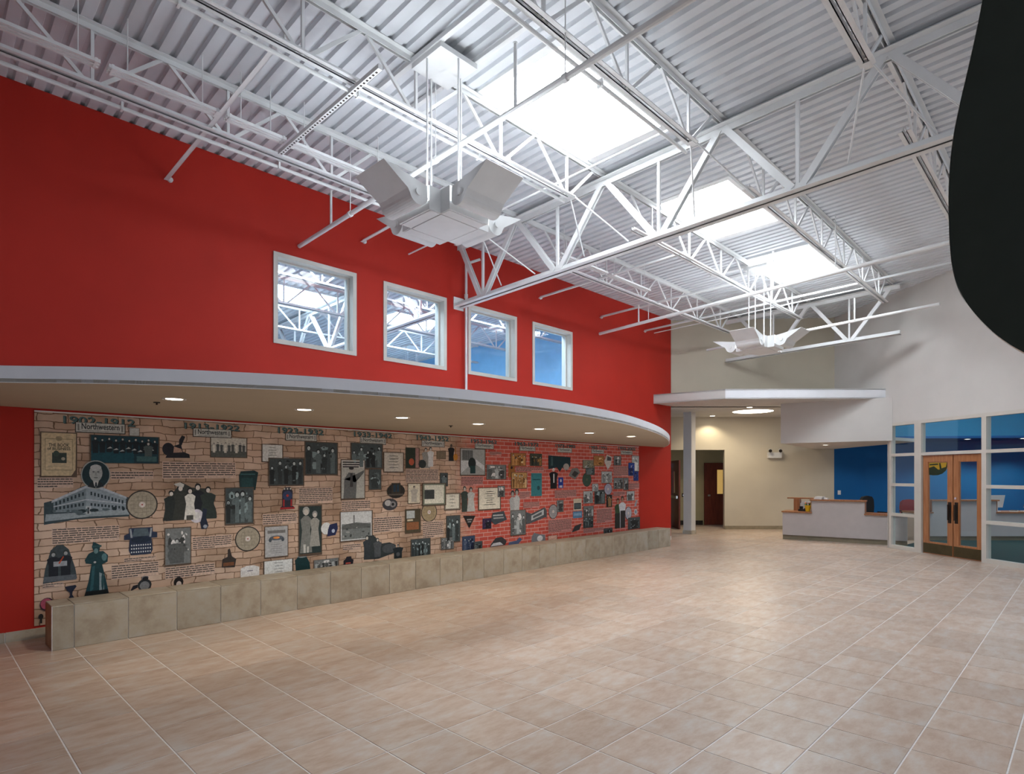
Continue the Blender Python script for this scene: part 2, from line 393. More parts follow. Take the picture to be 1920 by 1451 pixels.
# recessed walls under the canopy
w = MB()
w.slabline(P2(18.3, 4.0), P2(18.3, 7.02), .12, 2.45, 3.46); w.slabline(P2(18.3, 6.55), P2(18.3, 9.94), .12, 0, 3.46)
w = MB(); w.slabline(P2(18.3, 3.6), P2(18.3, 6.56), .12, 2.45, 3.46); w.slabline(P2(18.3, 6.56), P2(18.3, 9.94), .12, 0, 3.46)
struct('wall_back', w, BEIGE, 'beige recessed wall behind the reception counter with corridor opening')
w = MB(); w.slabline(P2(19.9, 3.2), P2(19.9, 8.6), .12, 0, 3.46); w.slabline(P2(18.3, 3.4), P2(19.9, 3.4), .12, 0, 3.46)
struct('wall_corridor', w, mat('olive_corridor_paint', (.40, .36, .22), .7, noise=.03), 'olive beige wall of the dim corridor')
w = MB(); w.slabline((XE, WALL+.001), (XE+1.9, WALL+1.35), .15, 0, 3.46)
w = MB(); w.slabline(P2(18.3, 9.94), P2(18.3, 10.92), .12, 0, 4.2); w.slabline(P2(18.3, 10.92), P2(16.9, 18.5), .12, 0, 4.2)
struct('wall_office', w, BLUE, 'deep blue wall behind the reception and office')
w = MB(); w.slabline(P2(16.7, 10.3), P2(16.0, 17.5), .10, 2.76, 4.2)
struct('wall_bulkhead', w, LITBLUE, 'blue upper bulkhead wall lightened as lit, seen through the transom panes')
struct('ceiling_office', MB().prism([P2(18.5, 9.9), P2(16.7, 9.9), P2(15.9, 17.5), P2(17.3, 18.5)][::-1], 2.70, 2.76), BLUE, 'blue dropped ceiling strip in the office')
struct('ceiling_office', MB().prism([P2(18.5, 9.7), P2(13.3, 9.0), P2(9.0, 9.8), P2(9.0, 18.5), P2(18.5, 18.5)][::-1], 4.2, 4.3), LITBLUE, 'pale blue high ceiling of the office')
struct('wall_office_side', MB().slabline(P2(18.3, 18.4), P2(8.0, 18.4), .1, 0, 4.2), BLUE, 'blue far side wall of the office')
# bulkhead and low ceiling over the reception
w = MB(); w.slabline(P2(14.85, 6.73), P2(13.55, 8.69), .12, 2.47, 3.46)
struct('wall_header', w, OFFW, 'off white header wall over the reception opening')
struct('ceiling_reception', MB().prism([P2(14.9, 6.75), P2(13.6, 8.75), P2(14.2, 9.7), P2(18.28, 9.92), P2(18.28, 9.3)], 2.475, 2.55), OFFW, 'low off white ceiling over the reception counter')
struct('floor_office', MB().prism([TW(T0, .17), TW(T1, .17), P2(7.0, 18.0), P2(18, 18.0), P2(18.2, 11.2), P2(15.0, 10.4)], .004, .014), CARPET, 'dark teal office carpet')
# baseboards of the wing
w = MB(); w.slabline(P2(18.285, 6.56), P2(18.285, 9.9), .014, 0, .11)
struct('baseboard_back', w, mat('baseboard_tile', (.30, .25, .17), .5, noise=.12, nscale=9), 'tan tile baseboard of the recessed wall')
w = MB(); w.slabline(P2(19.88, 3.6), P2(19.88, 6.40), .014, 0, .15)
struct('baseboard_corridor', w, DARKM, 'dark baseboard in the corridor')

struct('wall_light_block', MB().box((-6.2, -4.5, 0), (-6.0, 8.0, 5.7)), mat('dark_block_paint', (.10, .10, .10), .7), 'added unseen dark wall behind the camera cutting light from the left')  # added out of view to shut off light and bounce from the left
# ---- room behind the red wall
struct('wall_far', MB().box((-2, 16.6, 0), (12.2, 16.8, 5.5)), mat('pale_blue_room_paint', (.45, .58, .68), .6), 'pale blue far wall seen through the red wall windows')
struct('wall_far_end', MB().box((12.1, 8.05, 0), (12.3, 16.8, 5.62)), mat('sky_blue_room_paint', (.22, .50, .78), .6, noise=.04), 'sky blue end wall seen through the right windows')
struct('floor_far', MB().box((-2, 8.06, 0.005), (12.2, 16.6, .03)), mat('pale_bounce_floor', (.72, .73, .74), .6), 'floor of the room behind the red wall, made pale to bounce light')  # colour lightened so the floor bounces light up to the deck

# ================================================================== STEELWORK
def joist(label, y, x0, x1, n0, pitch, cat='joist', z=None, end0=None, end1=None, simple=False):
    zt = zd(y) if z is None else z
    zb = zt-.545
    s = thing('steel_joist', label, cat, (x0, y, zt), 'open web steel joists')
    e0 = x0 if end0 is None else end0; e1 = x1 if end1 is None else end1
    tc = MB(); bc = MB()
    for sx in (1, -1):
        tc.angle((x0, y-.012*sx*-1, zt), (x1, y+.012*sx, zt), .052, .006, -sx, -1) if False else None
        tc.angle((x0, y+.014*sx, zt-.001), (x1, y+.014*sx, zt-.001), .055, .007, -sx, -1)
        bc.angle((e0, y+.014*sx, zb), (e1, y+.014*sx, zb), .048, .007, -sx, 1)
    obj('top_chord', tc, WHITE, s); obj('bottom_chord', bc, WHITE, s)
    k = n0
    nodes = []
    while k < x1-.15:
        nodes.append(k); k += pitch
    hp = pitch/2
    for xn in nodes:
        if xn < x0+.05: continue
        for sg in (-1, 1):
            xb = xn+sg*(hp-.05)
            if xb < e0-.05 or xb > e1+.05:
                continue
            obj('web_bar', MB().bar((xn+sg*.03, y, zt-.04), (xb, y, zb+.02), .022, .032), WHITE, s)
        xv = xn+hp
        if xv < e1 and xv < x1-.1: obj('web_post', MB().bar((xv, y, zt-.02), (xv, y, zb+.01), .026, .026), WHITE, s)
    return s
JY = [6.42, 4.76, 3.09, 1.42]
nm = ['nearest the red wall', 'along the left edge of the skylights', 'along the right edge of the skylights', 'at the far right by the dark panel']
GX1, GX2 = 6.66, 14.86
for y, t in zip(JY, nm):
    joist('white joist %s, near side of big girder' % t, y, -1.1, GX1-.03, -.59, 1.17, end1=5.95)
for y, t in zip(JY, nm):
    joist('white joist %s, beyond the big girder' % t, y, GX1+.03, GX2-.03 if y > 2 else 14.25, 7.28, 1.17, end0=7.35, end1=GX2-.6 if y > 2 else 14.1)
for y, t in ((9.9, 'first'), (11.45, 'second'), (13.2, 'third')):
    joist('white joist in the room behind the red wall, %s from the glass' % t, y, 2.0, 12.0, 2.3, 1.17, z=zd(y))

def girder(label, X, ya, yb, nodes_b, nodes_t, posts):
    zt = lambda y: zd(y)-.065; zb = lambda y: 4.575+.024*(WALL-y)
    s = thing('truss_girder', label, 'girder', (X, (ya+yb)/2, zb((ya+yb)/2)))
    tc = MB(); bc = MB()
    for sg in (1, -1):
        tc.angle((X+.015*sg, ya, zt(ya)), (X+.015*sg, yb, zt(yb)), .085, .010, sg, -1)
        bc.angle((X+.015*sg, ya, zb(ya)), (X+.015*sg, yb, zb(yb)), .085, .010, sg, 1)
    obj('top_chord', tc, WHITE, s); obj('bottom_chord', bc, WHITE, s)
    for y in nodes_b:
        for t in nodes_t:
            if abs(t-y) < 1.3:
                sg = 1 if t > y else -1
                m = MB()
                a = (X, y+.05*sg, zb(y)+.05); b = (X, t-.03*sg, zt(t)-.03)
                m.bar((X-.028, a[1], a[2]), (X-.028, b[1], b[2]), .012, .075); m.bar((X+.028, a[1], a[2]), (X+.028, b[1], b[2]), .012, .075)
                m.bar((X, a[1], a[2]), (X, b[1], b[2]), .066, .014)
                obj('diagonal', m, WHITE, s)
        if posts: obj('web_post', MB().bar((X, y, zb(y)+.02), (X, y, zt(y)-.01), .036, .036), WHITE, s)
    return s
NT = [-1.92, -.25, 1.42, 3.09, 4.76, 6.43]; NB = [-1.08, .585, 2.255, 3.925, 5.595, 7.20]
g1 = girder('heavy white truss girder crossing the room in front of the windows', GX1, -3.0, WALL-.005, NB, NT+[7.78], True)
obj('end_plate', MB().box((GX1-.11, WALL-.02, 4.53), (GX1+.11, WALL, 4.74)), WHITE, g1)
girder('second white truss girder at the back above the entry canopy', GX2, 2.95, 6.80, [3.925, 5.595], [3.09, 4.76, 6.43], True)
girder('white truss girder in the room behind the red wall', GX1, WALL+TH+.01, 16.5, [8.9, 10.6, 12.3, 14.0], [9.75, 11.45, 13.2, 14.9], True)

def rod(name, label, pts, r, cat, fittings=(), n=10, m=None, group=None):
    s = thing(name, label, cat, pts[0], group)
    mb = MB()
    for a, b in zip(pts[:-1], pts[1:]): mb.tube(a, b, r, n)
    obj('pipe', mb, m or WHITE, s, smooth=False)
    for (nm_, f) in fittings: obj(nm_, f, m or WHITE, s)
    return s
# sprinkler mains
def sprink(x, y, z, h_, down=False):
    m = MB().tube((x, y, z), (x, y, z+h_), .016, 8); return m
def headm(x, y, z): return MB().tube((x, y, z), (x, y, z+.03), .014, 8).tube((x, y, z+.03), (x, y, z+.036), .022, 8)
pa, pb = (3.79, WALL-.005, 4.845), (3.70, 1.0, 4.93)
def along(p, q, y):
    t = (y-p[1])/(q[1]-p[1]); return tuple(p[i]+(q[i]-p[i])*t for i in range(3))
fit = []
for y, hh in ((3.62, .55), (6.93, .42)):
    q = along(pa, pb, y); fit.append(('riser', sprink(q[0], y, q[2], hh))); fit.append(('sprinkler_head', headm(q[0], y, q[2]+hh)))
for y in (3.05, 6.45, 4.76):
    q = along(pa, pb, y); fit.append(('hanger', MB().tube((q[0], y, q[2]), (q[0], y, zd(y)-.02), .006, 6))); fit.append(('clamp', MB().tube((q[0], y-.02, q[2]), (q[0], y+.02, q[2]), .036, 10)))
rod('sprinkler_pipe', 'white sprinkler main passing under the near pendant fixture', [pa, pb], .028, 'pipe', fit)
pa, pb = (10.76, WALL-.005, 4.815), (10.05, 1.2, 4.90)
fit = []
for y, hh in ((3.9, .6), (6.75, .35)):
    q = along(pa, pb, y); fit.append(('riser', sprink(q[0], y, q[2], hh))); fit.append(('sprinkler_head', headm(q[0], y, q[2]+hh)))
for y in (2.9, 6.5):
    q = along(pa, pb, y); fit.append(('hanger', MB().tube((q[0], y, q[2]), (q[0], y, zd(y)-.02), .006, 6)))
rod('sprinkler_pipe', 'white sprinkler main in front of the distant pendant fixture', [pa, pb], .032, 'pipe', fit)
rod('sprinkler_pipe', 'white pipe crossing below the back truss girder', [(14.0, 6.9, 4.80), (13.5, 2.05, 4.88)], .030, 'pipe', [('riser', sprink(13.62, 3.5, 4.86, .45))])
# bridging between the joists, ending on the red wall
for n, (x, t, yend) in enumerate(((2.165, 'leftmost of them', 4.72), (4.79, 'above the gap left of the second window', 4.72), (8.77, 'above the fourth window', 4.72), (10.80, 'right of the fourth window', 4.72), (12.60, 'near the right end of the red wall', 1.5))):
    s = thing('bridging_angle', 'white bridging bar ending on red wall, ' + t, 'steel bar', (x, 4, 5.2), 'bridging bars')
    obj('bar', MB().angle((x, WALL-.005, 5.175), (x, yend, 5.175+.024*(WALL-yend)), .045, .006, 1, 1), WHITE, s)
    obj('anchor', MB().tube((x+.02, WALL-.03, 5.19), (x+.02, WALL, 5.19), .03, 8), WHITE, s)
for n, (x, t) in enumerate(((5.62, 'below the near pendant fixture'), (13.05, 'at the right end of the red wall'))):
    rod('conduit', 'thin white conduit running to the red wall ' + t, [(x, WALL-.005, 5.22), (x, 3.2, 5.33)], .012, 'conduit')
# conduits clipped along the joists
for y, z, x0, x1, t in ((6.51, 5.135, -1.0, 4.6, 'beside the joist nearest the red wall'), (4.845, 5.195, -.2, 5.9, 'beside the joist left of the skylights'), (3.2, 5.24, -.2, 6.0, 'beside the joist right of the skylights')):
    rod('conduit', 'white conduit clipped ' + t, [(x0, y, z), (x1, y, z)], .019, 'conduit', [('clip', MB().box((xx, y-.03, z-.024), (xx+.02, y+.03, z+.05))) for xx in (1.4, 2.9, 4.4)])
# ribbed wireway
def wireway(label, x0, x1, y, z):
    s = thing('wireway', label, 'wireway', (x0, y, z)); mb = MB()
    mb.box((x0, y-.055, z+.012), (x1, y+.055, z+.03))
    for o in (-.045, 0, .045): mb.box((x0, y+o-.012, z), (x1, y+o+.012, z+.012))
    obj('channel', mb, WHITE, s)
    for x in (x0+.15, x1-.15): obj('hanger', MB().tube((x, y, z+.03), (x, y, zd(y)), .005, 6), WHITE, s)
    for x in (x0+.02, x1-.04): obj('end_cap', MB().box((x, y-.06, z-.003), (x+.02, y+.06, z+.034)), WHITE, s)
for (a, b, t) in ((-.9, 1.16, 'at the top left corner'), (1.22, 2.14, 'left of the first bridging bar'), (2.20, 2.80, 'left of the perforated strut'), (2.87, 4.1, 'running behind the near pendant fixture'), (7.3, 8.6, 'just beyond the big girder'), (8.7, 10.0, 'farther beyond the big girder')):
    wireway('white ribbed steel wireway ' + t, a, b, 6.12, 5.215)
s = thing('perforated_strut', 'white perforated strut channel hung across the joists on the left', 'strut', (2.83, 5.3, 5.17))
obj('channel', MB().box((2.81, 4.35, 5.16), (2.852, 6.30, 5.20)), WHITE, s)
hm = MB()
for k in range(38):
    y = 4.40+k*.05; hm.box((2.823, y, 5.158), (2.840, y+.02, 5.1605))
tag(obj('slot_shade_row', hm, DARKM, s), kind='stuff')  # dark strips stand in for the shade inside open slots
# riser pipe from girder end to canopy
rod('drain_pipe', 'white vertical pipe on the red wall beside the third window', [(6.79, WALL-.06, 2.49), (6.79, WALL-.06, 5.35), (6.95, WALL-.25, 5.42)], .022, 'pipe', [('coupling', MB().tube((6.79, WALL-.06, 4.75), (6.79, WALL-.06, 4.82), .032, 10))])
# brace rods from joist end to girder bottom chord
for y, t in ((4.76, 'left of the skylights'), (3.09, 'right of the skylights'), (6.42, 'nearest the red wall'), (1.42, 'by the dark panel')):
    rod('brace_rod', 'pair of thin brace rods from joist end to girder, joist ' + t, [(5.95, y-.03, zd(y)-.53), (GX1, y-.03-.35, 4.70+.024*(WALL-y))], .010, 'brace',
        [('rod', MB().tube((5.95, y+.03, zd(y)-.53), (GX1, y+.35, 4.69+.024*(WALL-y)), .010, 6)), ('gusset', MB().box((5.88, y-.03, zd(y)-.55), (5.99, y+.03, zd(y)-.51)))])

# ================================================================== PENDANT FIXTURES
def pendant():
    s = thing('pendant_uplight', 'x', 'light fixture', (0, 0, 0), 'pendant uplights')
    b = MB(); hz = .215
    pl = [(-.365,-.235),(-.235,-.235),(-.235,-.365),(.235,-.365),(.235,-.235),(.365,-.235),(.365,.235),(.235,.235),(.235,.365),(-.235,.365),(-.235,.235),(-.365,.235)]
    obj('housing', b.prism(pl, 0, hz), WHITE, s, True)
    obj('bottom_panel', MB().box((-.225,-.225,-.008), (.225,.225,0)), WHITE, s, True)
    for (a, c) in (((-.345,-.225),(-.24,.225)), ((.24,-.225),(.345,.225)), ((-.225,-.345),(.225,-.24)), ((-.225,.24),(.225,.345))):
        obj('louvre_strip', MB().box((a[0],a[1],-.005), (c[0],c[1],0)), WHITE, s, True)
    pr = []
    for k in range(13):
        an = math.radians(195+k*12.5); pr.append((.13+.10*math.cos(an), .105+.10*math.sin(an)))
    pr += [(.250, .115), (.37, .19), (.50, .275)]
    for q in range(4):
        ca, sa = [(1,0),(0,1),(-1,0),(0,-1)][q]
        def T(o, w, u): 
            o = o+.345; return (o*ca-w*sa, o*sa+w*ca, u)
        hw = .222
        m = MB(); v = []; n = len(pr)
        for (o, u) in pr: v += [T(o, -hw, u), T(o, hw, u)]
        for (o, u) in pr: v += [T(o-.003, -hw, u+.005), T(o-.003, hw, u+.005)]
        f = [(2*i, 2*i+1, 2*i+3, 2*i+2) for i in range(n-1)] + [(2*n+2*i+2, 2*n+2*i+3, 2*n+2*i+1, 2*n+2*i) for i in range(n-1)]
        f += [(2*(n-1), 2*(n-1)+1, 4*n-1, 4*n-2)]
        w_ = obj('reflector', m.add(v, f), WHITE, s, True, smooth=False)
        for sg in (-1, 1):
            pts = pr+[(.36, .255), (.20, .225), (.04, .20)]
            v = [T(o, sg*hw, u) for (o, u) in pts]+[T(o, sg*(hw+.006), u) for (o, u) in pts]; n2 = len(pts)
            f = [tuple(range(n2)), tuple(range(2*n2-1, n2-1, -1))]+[(i, (i+1) % n2, n2+(i+1) % n2, n2+i) for i in range(n2)]
            obj('end_cap', MB().add(v, f), WHITE, w_, True)
            obj('pivot', MB().tube(T(.14, sg*(hw+.006), .115), T(.14, sg*(hw+.02), .115), .032, 12), WHITE, w_, True)
        obj('lamp', MB().tube(T(.13, -.16, .12), T(.13, .16, .12), .022, 10), LAMPM, s, True)
    for (x, y) in ((-.21, 0), (.21, 0), (0, -.21), (0, .21)):
        obj('hanger_rod', MB().tube((x, y, .20), (x, y, 1.555), .0095, 8), WHITE, s, True)
    obj('ceiling_plate', MB().box((-.225,-.225,1.55), (.225,.225,1.60)), WHITE, s, True)
    obj('mounting_channel', MB().box((-.24,-.9,1.60), (-.19,.9,1.645)).box((.19,-.9,1.60), (.24,.9,1.645)), WHITE, s, True)
    return s
fx = pendant(); fx['label'] = 'large white four winged pendant uplight nearest the camera'
FXL = [(3.67, 4.52, 4.10), (11.57, 4.62, 4.09)]
fx2 = copy_tree(fx, FXL[1], 'smaller looking white pendant uplight in the distance by the back wall')
fx.location = FXL[0]; ORG[fx.name] = Vector(FXL[0])
fill_fx3 = copy_tree(fx, (4.6, 14.6, 3.95), 'unseen pendant uplight added to brighten the room behind the first window')  # unseen pendant, added only to brighten the room behind the windows
fill_fx4 = copy_tree(fx, (10.6, 14.6, 3.95), 'unseen pendant uplight added to brighten the room behind the third window')  # second unseen pendant added as fill for that room
for f_, L0 in ((fx, FXL[0]), (fx2, FXL[1]), (fill_fx3, (4.6, 14.6, 3.95)), (fill_fx4, (10.6, 14.6, 3.95))):
    for (x, y) in ((.475, 0), (-.475, 0), (0, .475), (0, -.475)):
        l = light('POINT', (L0[0]+x, L0[1]+y, L0[2]+.13), LAMP_W if L0[1] < 8 else LAMP_W*.30, (.84, .93, 1.0), None, .03)
        l.parent = f_; l.location = (x, y, .13)

# ================================================================== CURVED CANOPY over the mural
pts = [(-2.3,7.83),(-1.2,7.10),(-.4,6.45),(.48,5.78),(1.05,5.30),(1.67,4.90),(2.39,4.57),(3.31,4.32),(4.2,4.22),(5.2,4.22),(6.67,4.48),(8.4,5.05),(10.0,5.74),(11.42,6.47),(12.6,7.18),(13.52,7.83)]
def catmull(p, n=8):
    out = []
    for i in range(len(p)-1):
        a, b, c, d_ = p[max(i-1,0)], p[i], p[i+1], p[min(i+2,len(p)-1)]
        for k in range(n):
            t = k/n
            out.append(tuple(.5*((2*b[j])+(-a[j]+c[j])*t+(2*a[j]-5*b[j]+4*c[j]-d_[j])*t*t+(-a[j]+3*b[j]-3*c[j]+d_[j])*t**3) for j in (0,1)))
    return out+[p[-1]]
cv = catmull(pts)
CZ = 2.38
can = thing('curved_canopy', 'long curved canopy with pale fascia projecting from the red wall over the mural', 'canopy', (5.2, WALL, CZ))
obj('soffit', MB().prism(cv, CZ+.004, CZ+.03), TAUPE, can)
fm = MB()
for i in range(len(cv)-1):
    a, b = cv[i], cv[i+1]
    dx, dy = b[0]-a[0], b[1]-a[1]; l = math.hypot(dx, dy); 
    fm.add([(a[0],a[1],CZ),(b[0],b[1],CZ),(b[0],b[1],CZ+.125),(a[0],a[1],CZ+.125)], [(0,1,2,3)])
inn = [(p[0], min(p[1]+.02, WALL)) for p in cv]
for i in range(len(cv)-1):
    a, b, c, d_ = cv[i], cv[i+1], inn[i+1], inn[i]
    fm.add([(a[0],a[1],CZ),(b[0],b[1],CZ),(c[0],c[1],CZ),(d_[0],d_[1],CZ)], [(3,2,1,0)])
obj('fascia', fm, PALE, can)
obj('top_deck', MB().prism(inn, CZ+.095, CZ+.124), PALE, can)
# downlights
dn = ['leftmost', 'second from left', 'third from left', 'middle', 'third from right', 'second from right', 'rightmost']
for k in range(7):
    x, y = 1.70+k*1.243, 5.965
    s = thing('recessed_downlight', 'round recessed downlight in the canopy soffit, %s of seven' % dn[k], 'downlight', (x, y, CZ), 'canopy downlights')
    obj('trim_ring', MB().lathe((x, y, CZ), [(.085, -.001), (.097, -.003), (.100, .004)], 24), WHITE, s)
    obj('reflector', MB().lathe((x, y, CZ), [(.086, 0.0), (.05, .0035)], 24), CHROME, s)
    obj('lamp', MB().disc((x, y, CZ+.0005), .07), WARMM, s)
    l = light('SPOT', (x, y, CZ-.01), CAN_W, (1, .92, .80), s, .05, spot_size=math.radians(150), spot_blend=.8)
for (x, y, t) in ((1.66, 6.35, 'near the leftmost downlight'), (5.35, 6.45, 'left of the middle downlight')):
    s = thing('sprinkler_escutcheon', 'tiny dark sprinkler cap in the canopy soffit ' + t, 'sprinkler', (x, y, CZ))
    obj('plate', MB().lathe((x, y, CZ), [(.03, 0.004), (.028, -.004), (.0, -.006)], 14), DARKM, s)
    obj('deflector', MB().tube((x, y, CZ-.022), (x, y, CZ-.004), .008, 8), DARKM, s)

# ================================================================== TILED BENCH
BX0, BX1, BY0, BY1, BH = .97, 12.62, 7.125, 7.50, .43
bn = thing('tiled_bench', 'long low tile clad bench in front of the mural', 'bench', ((BX0+BX1)/2, (BY0+BY1)/2, 0))
obj('core', MB().box((BX0+.012, BY0+.012, 0), (BX1-.012, BY1, BH-.012)), GROUT, bn)
edges = [BX0]+[X0T+PIT*k for k in range(1, 30) if BX0+.05 < X0T+PIT*k < BX1-.05]+[BX1]
for a, b in zip(edges[:-1], edges[1:]):
    obj('front_tile', MB().bbox((a+.003, BY0, .004), (b-.003, BY0+.012, BH-.013), .003), BTILE, bn)
    obj('top_tile', MB().bbox((a+.003, BY0+.001, BH-.012), (b-.003, BY1, BH), .003), BTILE, bn)
obj('end_tile', MB().bbox((BX0, BY0+.003, .004), (BX0+.012, BY1, BH-.013), .003), BROWNT, bn)
obj('end_tile', MB().bbox((BX1-.012, BY0+.003, .004), (BX1, BY1, BH-.013), .003), BTILE, bn)
obj('corner_trim', MB().box((BX0-.002, BY0-.002, 0), (BX0+.006, BY0+.006, BH)), CHROME, bn)

# ================================================================== MURAL
exec_mural = True
MX0, MX1 = onwall(64, 900)[0], onwall(1197, 900)[0]; MZ0, MZ1 = .13, 2.352
MY = WALL-.012
mu = obj('wall_mural', MB().box((MX0, MY, MZ0), (MX1, WALL+.0, MZ1)), mural_mat())
tag(mu, 'long printed history mural of photographs over a brick pattern', 'mural'); ORG[mu.name] = Vector((0,0,0))
obj('top_edge', MB().box((MX0, MY-.004, MZ1-.004), (MX1, WALL, MZ1+.010)), WHITE, mu)
PM = {}
def pm(c):
    c = tuple(round(min(.85, x*(.85+.95*x)), 3) for x in c)
    if c not in PM: PM[c] = mat('print_%d' % len(PM), c, .5, noise=.18, nscale=45, spec=.3)
    return PM[c]
class Print:
    n = 0
    def __init__(s, x0, y0, x1, y1, wallrect=True):
        xm = (x0+x1)/2; s.X0 = onwall(x0, (y0+y1)/2)[0]; s.X1 = onwall(x1, (y0+y1)/2)[0]
        s.Z1 = onwall(xm, y0)[1]; s.Z0 = onwall(xm, y1)[1]; s.mb = MB(); Print.n += 1; s.k = (Print.n % 8)*2.6
    def W(s, u, v, k): return (s.X0+(s.X1-s.X0)*u, MY-.0012-.0005*k, s.Z0+(s.Z1-s.Z0)*v)
    def poly(s, pts, c, up=True):
        if up: s.k += .25
        vs = [s.W(u, v, s.k) for u, v in pts]
        a = sum(pts[i][0]*pts[(i+1) % len(pts)][1]-pts[(i+1) % len(pts)][0]*pts[i][1] for i in range(len(pts)))
        f = tuple(range(len(pts))) if a > 0 else tuple(range(len(pts)-1, -1, -1))
        s.mb.add(vs, [f], pm(c)); return s
    def rect(s, a, b, c, d, col, up=True): return s.poly([(a,b),(c,b),(c,d),(a,d)], col, up)
    def ell(s, u, v, ru, rv, col, n=18, a0=0, a1=360):
        p = [(u+ru*math.cos(math.radians(a0+(a1-a0)*i/(n if a1-a0 >= 360 else n-1))), v+rv*math.sin(math.radians(a0+(a1-a0)*i/(n if a1-a0 >= 360 else n-1)))) for i in range(n)]
        return s.poly(p, col)
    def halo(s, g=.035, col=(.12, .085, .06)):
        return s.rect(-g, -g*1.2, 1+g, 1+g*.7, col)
    def person(s, u, v0, v1, w, body, face=(.62,.60,.56), hair=(.04,.05,.05), dress=False):
        h_ = v1-v0; hr = h_*.085; asp = (s.Z1-s.Z0)/(s.X1-s.X0); hu = hr*asp*.85
        hip = w*.5*(1.15 if dress else .75)
        s.poly([(u-hip, v0), (u+hip, v0), (u+w*.38, v0+h_*.5), (u+w*.52, v0+h_*.74), (u+w*.2, v0+h_*.82), (u-w*.2, v0+h_*.82), (u-w*.52, v0+h_*.74), (u-w*.38, v0+h_*.5)], body)
        s.ell(u, v1-hr*.8, hu*1.15, hr*1.15, hair, 10); s.ell(u, v1-hr*1.15, hu*.8, hr*.85, face, 10)
        return s
    def blobs(s, n, cols, rnd, size=.12, region=(0.04,.04,.96,.96)):
        for _ in range(n):
            ru = size*(.4+rnd.random()); rv = size*(.4+rnd.random())
            u = region[0]+ru+(region[2]-region[0]-2*ru)*rnd.random(); v = region[1]+rv+(region[3]-region[1]-2*rv)*rnd.random()
            m = rnd.randint(5, 8); ph = rnd.random()*6
            s.poly([(u+ru*(.6+.4*rnd.random())*math.cos(ph+6.283*i/m), v+rv*(.6+.4*rnd.random())*math.sin(ph+6.283*i/m)) for i in range(m)], rnd.choice(cols))
        return s
    def done(s, name): return obj(name, s.mb, None, mu)
G = lambda v, t=0.0: (v*(1-.55*t), v*(1-.1*t), v)          # grey tinted to teal
def photo(x0, y0, x1, y1, tone='dark', people=4, seed=1, name='printed_photograph', cols=None, halo=True):
    r = random.Random(seed); p = Print(x0, y0, x1, y1)
    if halo: p.halo()
    t = .45 if tone in ('dark', 'teal') else .15
    base = {'dark': .10, 'teal': .09, 'light': .42, 'mid': .22}[tone]
    pal = cols or [G(base*k, t) for k in (.30, .6, 1.0, 2.0, 3.6)]
    p.rect(0, 0, 1, 1, pal[2]); p.k += .2
    p.blobs(9, pal, r, .17); 
    for i in range(people):
        u = (i+.5+.3*(r.random()-.5))/people; h_ = .55+.3*r.random()
        p.person(u, .03, min(.95, .08+h_), .75/people, r.choice([pal[0], pal[1], pal[3]]), G(.5, t*.5), pal[0])
    p.blobs(8, [pal[4], pal[3], pal[0]], r, .05)
    return p.done(name)
def textblock(x0, y0, x1, y1, rows, seed=1, red=False):
    r = random.Random(seed); p = Print(x0, y0, x1, y1)
    p.rect(-.01, -.03, 1.01, 1.03, (.52, .42, .36) if not red else (.50, .27, .25))
    p.k += .3
    for i in range(rows):
        v = 1-(i+.72)/rows; u = 0.0; end = 1.0 if i < rows-1 else .55
        while u < end:
            w_ = min(.05+.09*r.random(), end-u); p.rect(u, v, u+w_, v+.45/rows, (.085, .075, .07), False); u += w_+.012
    return p.done('printed_text')
def card(x0, y0, x1, y1, col=(.60,.57,.50), lines=5, seed=1, inset=None, frame=None):
    p = Print(x0, y0, x1, y1); p.halo(.05)
    p.rect(0, 0, 1, 1, frame or col); 
    if frame: p.rect(.06, .06, .94, .94, col)
    r = random.Random(seed)
    for i in range(lines):
        v = .82-.62*i/max(1, lines-1); w_ = .25+.3*r.random(); p.rect(.5-w_/2, v, .5+w_/2, v+.025, tuple(c*.45 for c in col), False)
    if inset: p.rect(*inset, (.06, .07, .07))
    return p.done('printed_document')
def disc(cx, cy, rx, ry, col=(.36, .33, .27), hub=(.55, .52, .50)):
    p = Print(cx-rx, cy-ry, cx+rx, cy+ry); p.ell(.5, .5, .53, .53, (.05,.045,.04), 28); p.ell(.5, .5, .485, .485, col, 28); p.k += .2
    for i in range(1, 6):
        p.rect(.5-.40*math.cos(abs(i-3)*.45), .14*i+.08, .5+.40*math.cos(abs(i-3)*.45), .14*i+.09, tuple(c*.62 for c in col), False)
        p.rect(.14*i+.08, .5-.40*math.cos(abs(i-3)*.45), .14*i+.09, .5+.40*math.cos(abs(i-3)*.45), tuple(c*.62 for c in col), False)
    p.ell(.5, .5, .11, .11, hub, 16); p.ell(.5, .5, .03, .03, (.35,.08,.08), 8); return p.done('printed_dial')
def text_mesh(txt):
    cu = bpy.data.curves.new('t', 'FONT'); cu.body = txt; cu.size = 1.0; cu.resolution_u = 3; cu.offset = .018
    o = bpy.data.objects.new('t', cu); C.objects.link(o); dg = bpy.context.evaluated_depsgraph_get()
    me = bpy.data.meshes.new_from_object(o.evaluated_get(dg)); vs = [(v.co.x, v.co.y) for v in me.vertices]; fs = [tuple(q.vertices) for q in me.polygons]
    bpy.data.objects.remove(o); bpy.data.curves.remove(cu); bpy.data.meshes.remove(me)
    x0 = min(v[0] for v in vs); x1 = max(v[0] for v in vs); y0 = min(v[1] for v in vs); y1 = max(v[1] for v in vs)
    return [((x-x0)/(x1-x0), (y-y0)/(y1-y0)) for x, y in vs], fs
TXT = {}
